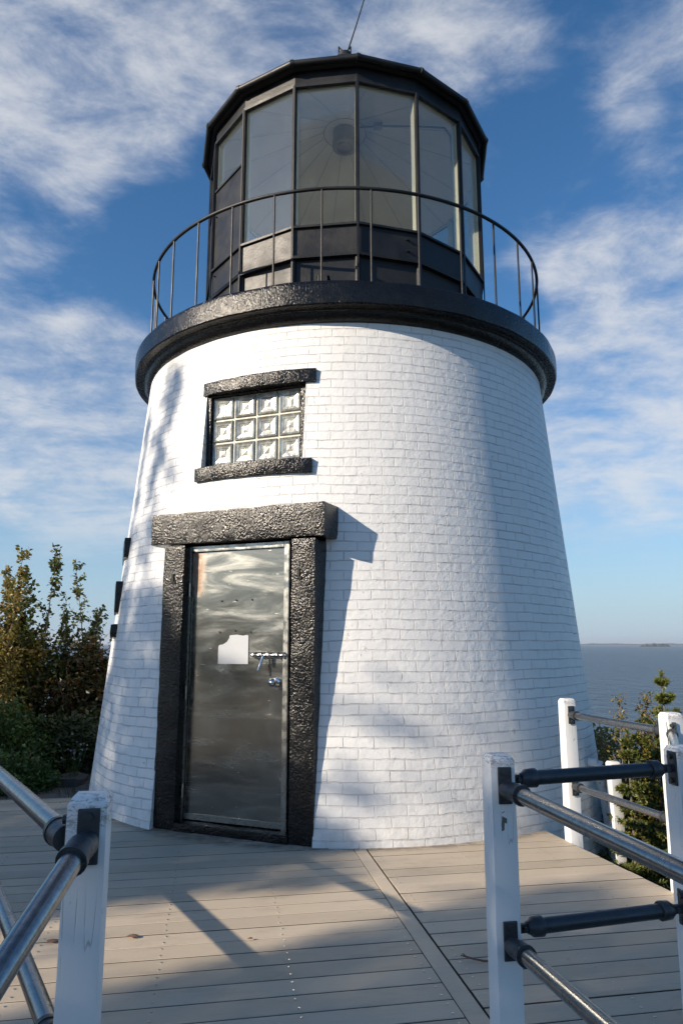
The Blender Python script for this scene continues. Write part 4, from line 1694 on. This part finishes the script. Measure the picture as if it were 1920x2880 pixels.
# pale flowers at the foot of the bushes
for i, (px, py, lab) in enumerate(((104, 1738, 'pale purple aster clump at the foot of the dark bush, left of the other'),
                                   (196, 1712, 'pale white aster clump in the dark bush nearer the tower'))):
    rnd = random.Random(70 + i)
    y = 7.75; c = Vector((px_at(px, y), y, zof(py, y)))
    root = empty('aster', c); tag(root, lab, 'flowers')
    fm = MB(); tm = MB()
    for q in range(22):
        p = c + Vector((rnd.gauss(0, .10), rnd.gauss(0, .06), rnd.gauss(0, .06)))
        g = Vector((c.x + rnd.uniform(-.05, .05), c.y, ground_h(c.x, c.y)))
        tm.tube([g, p], .002, 4)
        for s_ in range(8):
            t = 2 * pi * s_ / 8
            leaf(fm, p, Vector((cos(t), -.5, sin(t))), .013, rnd, .5)
    fm.build('blossom', 'flower_pale', root); tm.build('stem', 'leaf_green', root)

# edging stones at the back of the gravel
rnd = random.Random(4)
for i, (px, w_, h_, lab) in enumerate(((-40, .75, .16, 'edging stone at the far left, outside the photo edge'), (70, .62, .12, 'rough edging stone under the green bushes'),
                                       (122, .44, .13, 'low grey edging stone left of the notch, behind the gravel'), (176, .40, .17, 'taller edging stone touching the tower side'))):
    y = 7.85 - .05 * i; x = px_at(px, y)
    mb = MB()
    subdiv_box(mb, (x, y, -.13 + .02 * i), (w_, .42, .18), (Vector((cos(.06), sin(.06), 0)), Vector((-sin(.06), cos(.06), 0)), Z3), (8, 5, 4))
    o = mb.build('edging_stone', 'edging_stone', smooth=True, merge=True, loc=(x, y, 0))
    for v in o.data.vertices:
        v.co += noise.noise_vector(v.co * 4 + Vector((i * 3, 0, 0))) * .05
        v.co.z -= .9 * abs(v.co.x) ** 3
    tag(o, lab, 'stone', 'edging stones')


def spruce(label, x, y, top, r0, seed, group, n_lv=16, z0=None, dens=1.0, pw=.8):
    rnd = random.Random(seed)
    z0 = ground_h(x, y) if z0 is None else z0
    root = empty('spruce_tree', (x, y, z0)); tag(root, label, 'spruce tree', group)
    tm = MB(); nm = MB()
    H = top - z0
    tpts = [Vector((x + .02 * noise.noise(Vector((i, seed, 0))), y, z0 - .1 + (H + .1) * i / 12)) for i in range(13)]
    tm.tube(tpts, [.020 * H / 2.2 * (1 - .93 * i / 12) + .003 for i in range(13)], 7)
    def needles(a, b_, m_, L):
        d = (b_ - a)
        for i in range(m_):
            p = a + d * rnd.random()
            dr = Vector((rnd.gauss(0, 1), rnd.gauss(0, 1), rnd.gauss(.15, .8))).normalized() * .9 + d.normalized() * .9
            leaf(nm, p, dr, L * 1.35 * rnd.uniform(.7, 1.25), rnd, .22, .0)
    needles(tpts[-2], tpts[-1] + Z3 * .01, int(60 * dens), .028)
    lv = 0
    z = top - .10
    while z > z0 + .1:
        f_ = (top - z) / H
        R_l = r0 * (f_ ** pw) * 1.0 + .035
        nb = rnd.choice((4, 5, 5, 6))
        a0 = rnd.uniform(0, 6)
        for q in range(nb):
            a = a0 + 2 * pi * q / nb + rnd.uniform(-.3, .3)
            L = R_l * rnd.uniform(.75, 1.15)
            up = .75 - 1.0 * f_ + rnd.uniform(-.1, .15)
            d = Vector((cos(a), sin(a), up)).normalized()
            p0 = Vector((x, y, z)); pts = [p0]
            for g in range(5):
                d = (d + Vector((rnd.uniform(-.1, .1), rnd.uniform(-.1, .1), .05))).normalized()
                pts.append(pts[-1] + d * L / 5)
            tm.tube(pts, [.008 * (1 - .16 * g) * (.5 + f_) for g in range(6)], 4, caps=False)
            for g in range(5):
                needles(pts[g], pts[g + 1], int(dens * (16 + 44 * L)), .030)
                if g > 0:
                    for s_ in (-1, 1):
                        sd = (d.cross(Z3) * s_ * .9 + d * .9 + Z3 * rnd.uniform(-.1, .25)).normalized()
                        l2 = L * .40 * (1 - g / 6.5)
                        e = pts[g] + sd * l2
                        tm.tube([pts[g], e], [.003, .0015], 3, caps=False)
                        needles(pts[g], e, int(dens * (8 + 75 * l2)), .028)
        z -= rnd.uniform(.10, .15) * (1 + .3 * f_)
        lv += 1
    tm.build('trunk', 'bark_grey', root, smooth=True, loc=(x, y, z0))
    nm.build('crown', 'needle_green', root, loc=(x, y, z0))


for (px, y, topy, r0, seed, label) in (
        (1503, 5.9, 1543, .75, 1, 'young spruce with the tallest thin leader, behind the far right railing'),
        (1590, 5.7, 1585, .80, 2, 'young spruce cut by the right edge of the photo'),
        (1452, 6.0, 1635, .50, 3, 'bushy young spruce between the tower and the tallest leader'),
        (1548, 6.2, 1665, .55, 5, 'low spruce between the tallest leader and the right edge of the photo'),
        (1416, 5.95, 1672, .34, 6, 'narrow sunlit spruce nearest the foot of the tower'),
        (1480, 5.8, 1700, .40, 7, 'low bright spruce in front of the tallest leader'),
        (1412, 7.6, 1690, .40, 4, 'small shaded spruce behind the tower edge')):
    x = px_at(px, y)
    spruce(label, x, y, zof(topy, y), r0, seed, None, dens=2.0, pw=1.35)
for (px, y, topy, rx, nl, mat, seed, label) in (
        (1400, 7.8, 1660, .45, 2400, 'leaf_yellow', 51, 'yellow-green shrub behind the right spruces next to the tower'),
        (1475, 6.05, 1650, .30, 1800, 'leaf_yellow', 59, 'sunlit yellow-green shrub behind the bushy spruce'),
        (1540, 6.8, 1670, .60, 2600, 'leaf_olive', 53, 'olive shrub behind the spruce with the tallest leader'),
        (1440, 6.5, 1800, .42, 2600, 'leaf_dark', 55, 'dark low shrub under the spruces on the right bank'),
        (1530, 6.2, 1830, .55, 2600, 'leaf_dark', 57, 'dark low shrub behind the lower pipe rail on the right')):
    x = px_at(px, y); z0 = ground_h(x, y)
    bush('shrub', label, 'shrub', x, y, rx, .32, zof(topy, y) - z0, nl, .04, mat, seed)
# thin sprigs against the sea
for (px, y, topy, seed, label) in ((1404, 6.1, 1612, 61, 'thin leafy sprig against the sea, nearest the tower'),
                                   (1450, 6.1, 1606, 62, 'thin leafy sprig against the sea, left of the tallest spruce'),
                                   (1482, 6.0, 1628, 63, 'reddish sprig just left of the tallest spruce leader')):
    x = px_at(px, y); z0 = ground_h(x, y)
    sapling('sapling', label, 'sapling', x, y, zof(topy, y) - z0, .16, 260, .030, 'leaf_yellow' if seed != 63 else 'leaf_red', seed, stems=2, low=.4)

# grass on the right bank and along the left edge
rnd = random.Random(9)
mb = MB()
for i in range(9000):
    if i < 6500:
        x = rnd.uniform(1.5, 5.2); y = rnd.uniform(3.2, 7.4)
        if x < 2.05 + .1 * (5 - y): continue
        if noise.noise(Vector((x * 1.7, y * 1.7, 0))) < -.12: continue
    else:
        x = rnd.uniform(-4.6, -2.4); y = rnd.gauss(7.55, .22)
        if noise.noise(Vector((x * 2.5, y * 2.5, 4))) < .05: continue
    if (Vector((x, y, 0)) - AX).xy.length < radius(-.4) + .02: continue
    z = ground_h(x, y) - .01
    a = rnd.uniform(0, 2 * pi); L = rnd.uniform(.05, .15)
    s_ = Vector((cos(a), sin(a), 0)) * .004
    t = Vector((rnd.gauss(0, .35), rnd.gauss(0, .35), 1)).normalized() * L
    p = Vector((x, y, z))
    base = len(mb.v)
    mb.v += [tuple(p - s_), tuple(p + s_), tuple(p + t * .6 + s_ * .7), tuple(p + t + Vector((t.x, t.y, 0)) * .5), tuple(p + t * .6 - s_ * .7)]
    mb.f += [(base, base + 1, base + 2, base + 4), (base + 4, base + 2, base + 3)]; mb.m += [0, 0]
tag(mb.build('grass', 'grass_blade'), 'short tufts of grass on the banks beside the deck', 'grass', kind='stuff')

# ------------------------------------------------------------ trees behind and left of the viewer: they shade the deck and stand in the door's reflection
E1 = Vector((.5, -.866, 0))
E2 = Vector((.35223, .20337, .91353))


def shade(a, b_):
    """how leafy the crowns are, seen along the sun's direction"""
    n_ = noise.noise(Vector((a * 1.9, b_ * 2.6, 0)))
    n2_ = noise.noise(Vector((a * .8 + 9, b_ * 1.0, 3)))
    def sm(x, e0, e1):
        t = max(0, min(1, (x - e0) / (e1 - e0))); return t * t * (3 - 2 * t)
    # near mass over the front of the deck
    lim = 1.35 + .62 * sm(a, -2.65, -2.3)
    m1 = sm(a, -3.28, -3.02) * sm(b_, lim + .15 + .1 * n_, lim - .1 + .1 * n_)
    # mass over the door and the back of the deck
    m2 = sm(a, -4.02, -4.28) * sm(b_, 1.25 - .95 * (a + 4.4) + .3 * n_, .85 - .95 * (a + 4.4) + .2 * n_) * sm(b_, 2.5, 2.15)
    m2 *= sm(a, -9.5, -8.5) * (1 if a > -6.75 else sm(b_, 1.7, 1.3))
    v = max(m1, m2)
    for (ca, cb, ra, rb, wt) in ((-6.36, .95, .055, .26, -.9), (-6.33, 2.12, .08, .16, -.8), (-6.38, 1.45, .04, .12, -.7),
                                 (-6.12, 4.05, .16, .28, .75), (-6.28, 3.45, .12, .35, .65), (-5.98, 3.3, .10, .14, .35), (-6.1, 2.75, .10, .18, .4), (-6.72, 3.6, .10, .45, .6), (-6.28, 2.75, .18, .22, .55), (-6.75, 2.7, .15, .4, .5),
                                 (-4.45, 1.92, .16, .08, .32), (-4.17, 2.18, .14, .05, .22), (-4.42, 1.42, .14, .10, .5), (-4.15, 1.62, .16, .05, .22), (-4.0, .84, .16, .12, .7),
                                 (-3.42, 1.10, .26, .07, .45), (-6.9, .42, .3, .12, -.6), (-3.6, .28, .2, .06, .4)):
        g = math.exp(-((a - ca) / ra) ** 2 - ((b_ - cb) / rb) ** 2)
        v += wt * g
    return max(0, min(1, v)) 


def shade_tree(label, a0, a1, D, nl, seed, mat, ls=.085):
    rnd = random.Random(seed)
    ac = (a0 + a1) / 2
    bc = E1 * ac + S * D
    gx, gy = bc.x, bc.y
    z0 = ground_h(gx, gy)
    root = empty('broadleaf_tree', (gx, gy, z0)); tag(root, label, 'tree')
    tm = MB(); lm = MB()
    pts_l = []
    tries = 0
    while len(pts_l) < nl and tries < nl * 40:
        tries += 1
        a = rnd.uniform(a0, a1); b_ = rnd.uniform(-.8, 4.9)
        if rnd.random() > shade(a, b_): continue
        dd = D + rnd.gauss(0, 1.1)
        pts_l.append(E1 * a + E2 * b_ + S * dd)
    if not pts_l: return
    hi = max(p.z for p in pts_l)
    mid = sum(pts_l, Vector()) / len(pts_l)
    tp_ = [Vector((gx, gy, z0 - .2)), Vector((gx + .1, gy - .1, z0 + 2)), Vector((mid.x * .5 + gx * .5, mid.y * .5 + gy * .5, z0 + 4)), Vector((mid.x, mid.y, mid.z - .8))]
    tm.tube(tp_, [.17, .14, .11, .07], 9)
    for i in range(26):
        e = rnd.choice(pts_l); s0 = tp_[2].lerp(tp_[3], rnd.random())
        m_ = s0.lerp(e, .5) + Vector((0, 0, .15))
        tm.tube([s0, m_, e], [.016, .009, .003], 5)
    for p in pts_l:
        leaf(lm, p, Vector((rnd.gauss(0, 1), rnd.gauss(0, 1), rnd.gauss(0, .8))), ls * rnd.uniform(.7, 1.3), rnd, .8)
    tm.build('trunk', 'bark_dark', root, smooth=True, loc=(gx, gy, z0))
    lm.build('crown', mat, root, loc=(gx, gy, z0))


shade_tree('broad tree behind the viewer whose crown shades the front of the deck', -3.4, -.9, 15.5, 9500, 101, 'leaf_olive', .105)
shade_tree('broad tree behind the viewer, seen only as shade round the camera', -.9, 2.4, 16.5, 9000, 102, 'leaf_olive', .12)
shade_tree('tree left of the viewer whose crown dapples the door and the back of the deck', -5.7, -3.7, 14.5, 8500, 103, 'leaf_dark', .105)
shade_tree('tree far left of the viewer that dapples the left side of the tower', -8.9, -5.6, 17.0, 15000, 104, 'leaf_dark', .105)
# low scrub edging the clearing behind the viewer, mirrored in the steel door
for i, (x, y, h_, lab) in enumerate(((-13, -13, 2.2, 'dark thicket left of the clearing behind the viewer'), (-10, -15, 2.0, 'dark thicket in the middle of the clearing edge behind the viewer'),
                                     (-16, -9.5, 2.3, 'dark thicket at the left end of the clearing behind the viewer'), (-7, -17, 2.1, 'dark thicket at the right end of the clearing behind the viewer'),
                                     (-18, -6, 2.2, 'dark thicket nearest the left saplings, outside the photo'))):
    bush('thicket', lab, 'thicket', x, y, 2.8, 2.2, h_ + .7, 8000, .17, 'leaf_dark', 201 + i, nstem=10, lumps=16)

# pieces that stand clear of one another become parts of their own
SPLIT = ('swivel_joint', 'bolts', 'glazing_strip', 'slot', 'door_frame', 'screw_hole', 'plate_outline', 'window_frame', 'vent_hood',
         'roof_vent', 'slide_bolt', 'kick_strip', 'hinge', 'conduit', 'ceiling_seam', 'rim_board', 'mullion', 'lightning_rod')
for o in [o for o in bpy.data.objects if o.type == 'MESH' and o.name.split('.')[0] in SPLIT and not o.children]:
    split_loose(o)
for o in bpy.data.objects:
    if o.name.split('.')[0] == 'bolts': o.name = 'bolt'
GR = {'sapling': 'saplings around the tower', 'bush': 'bushes left of the tower', 'shrub': 'shrubs on the right bank', 'spruce_tree': 'young spruces on the right bank',
      'broadleaf_tree': 'trees behind the viewer', 'thicket': 'thickets behind the viewer', 'edging_stone': 'edging stones', 'dry_leaf': 'dry leaves on the deck', 'aster': 'asters among the bushes'}
for o in bpy.data.objects:
    if o.parent is None and o.name.split('.')[0] in GR: o['group'] = GR[o.name.split('.')[0]]
    if o.name.split('.')[0] == 'deck_screws': o['kind'] = 'stuff'
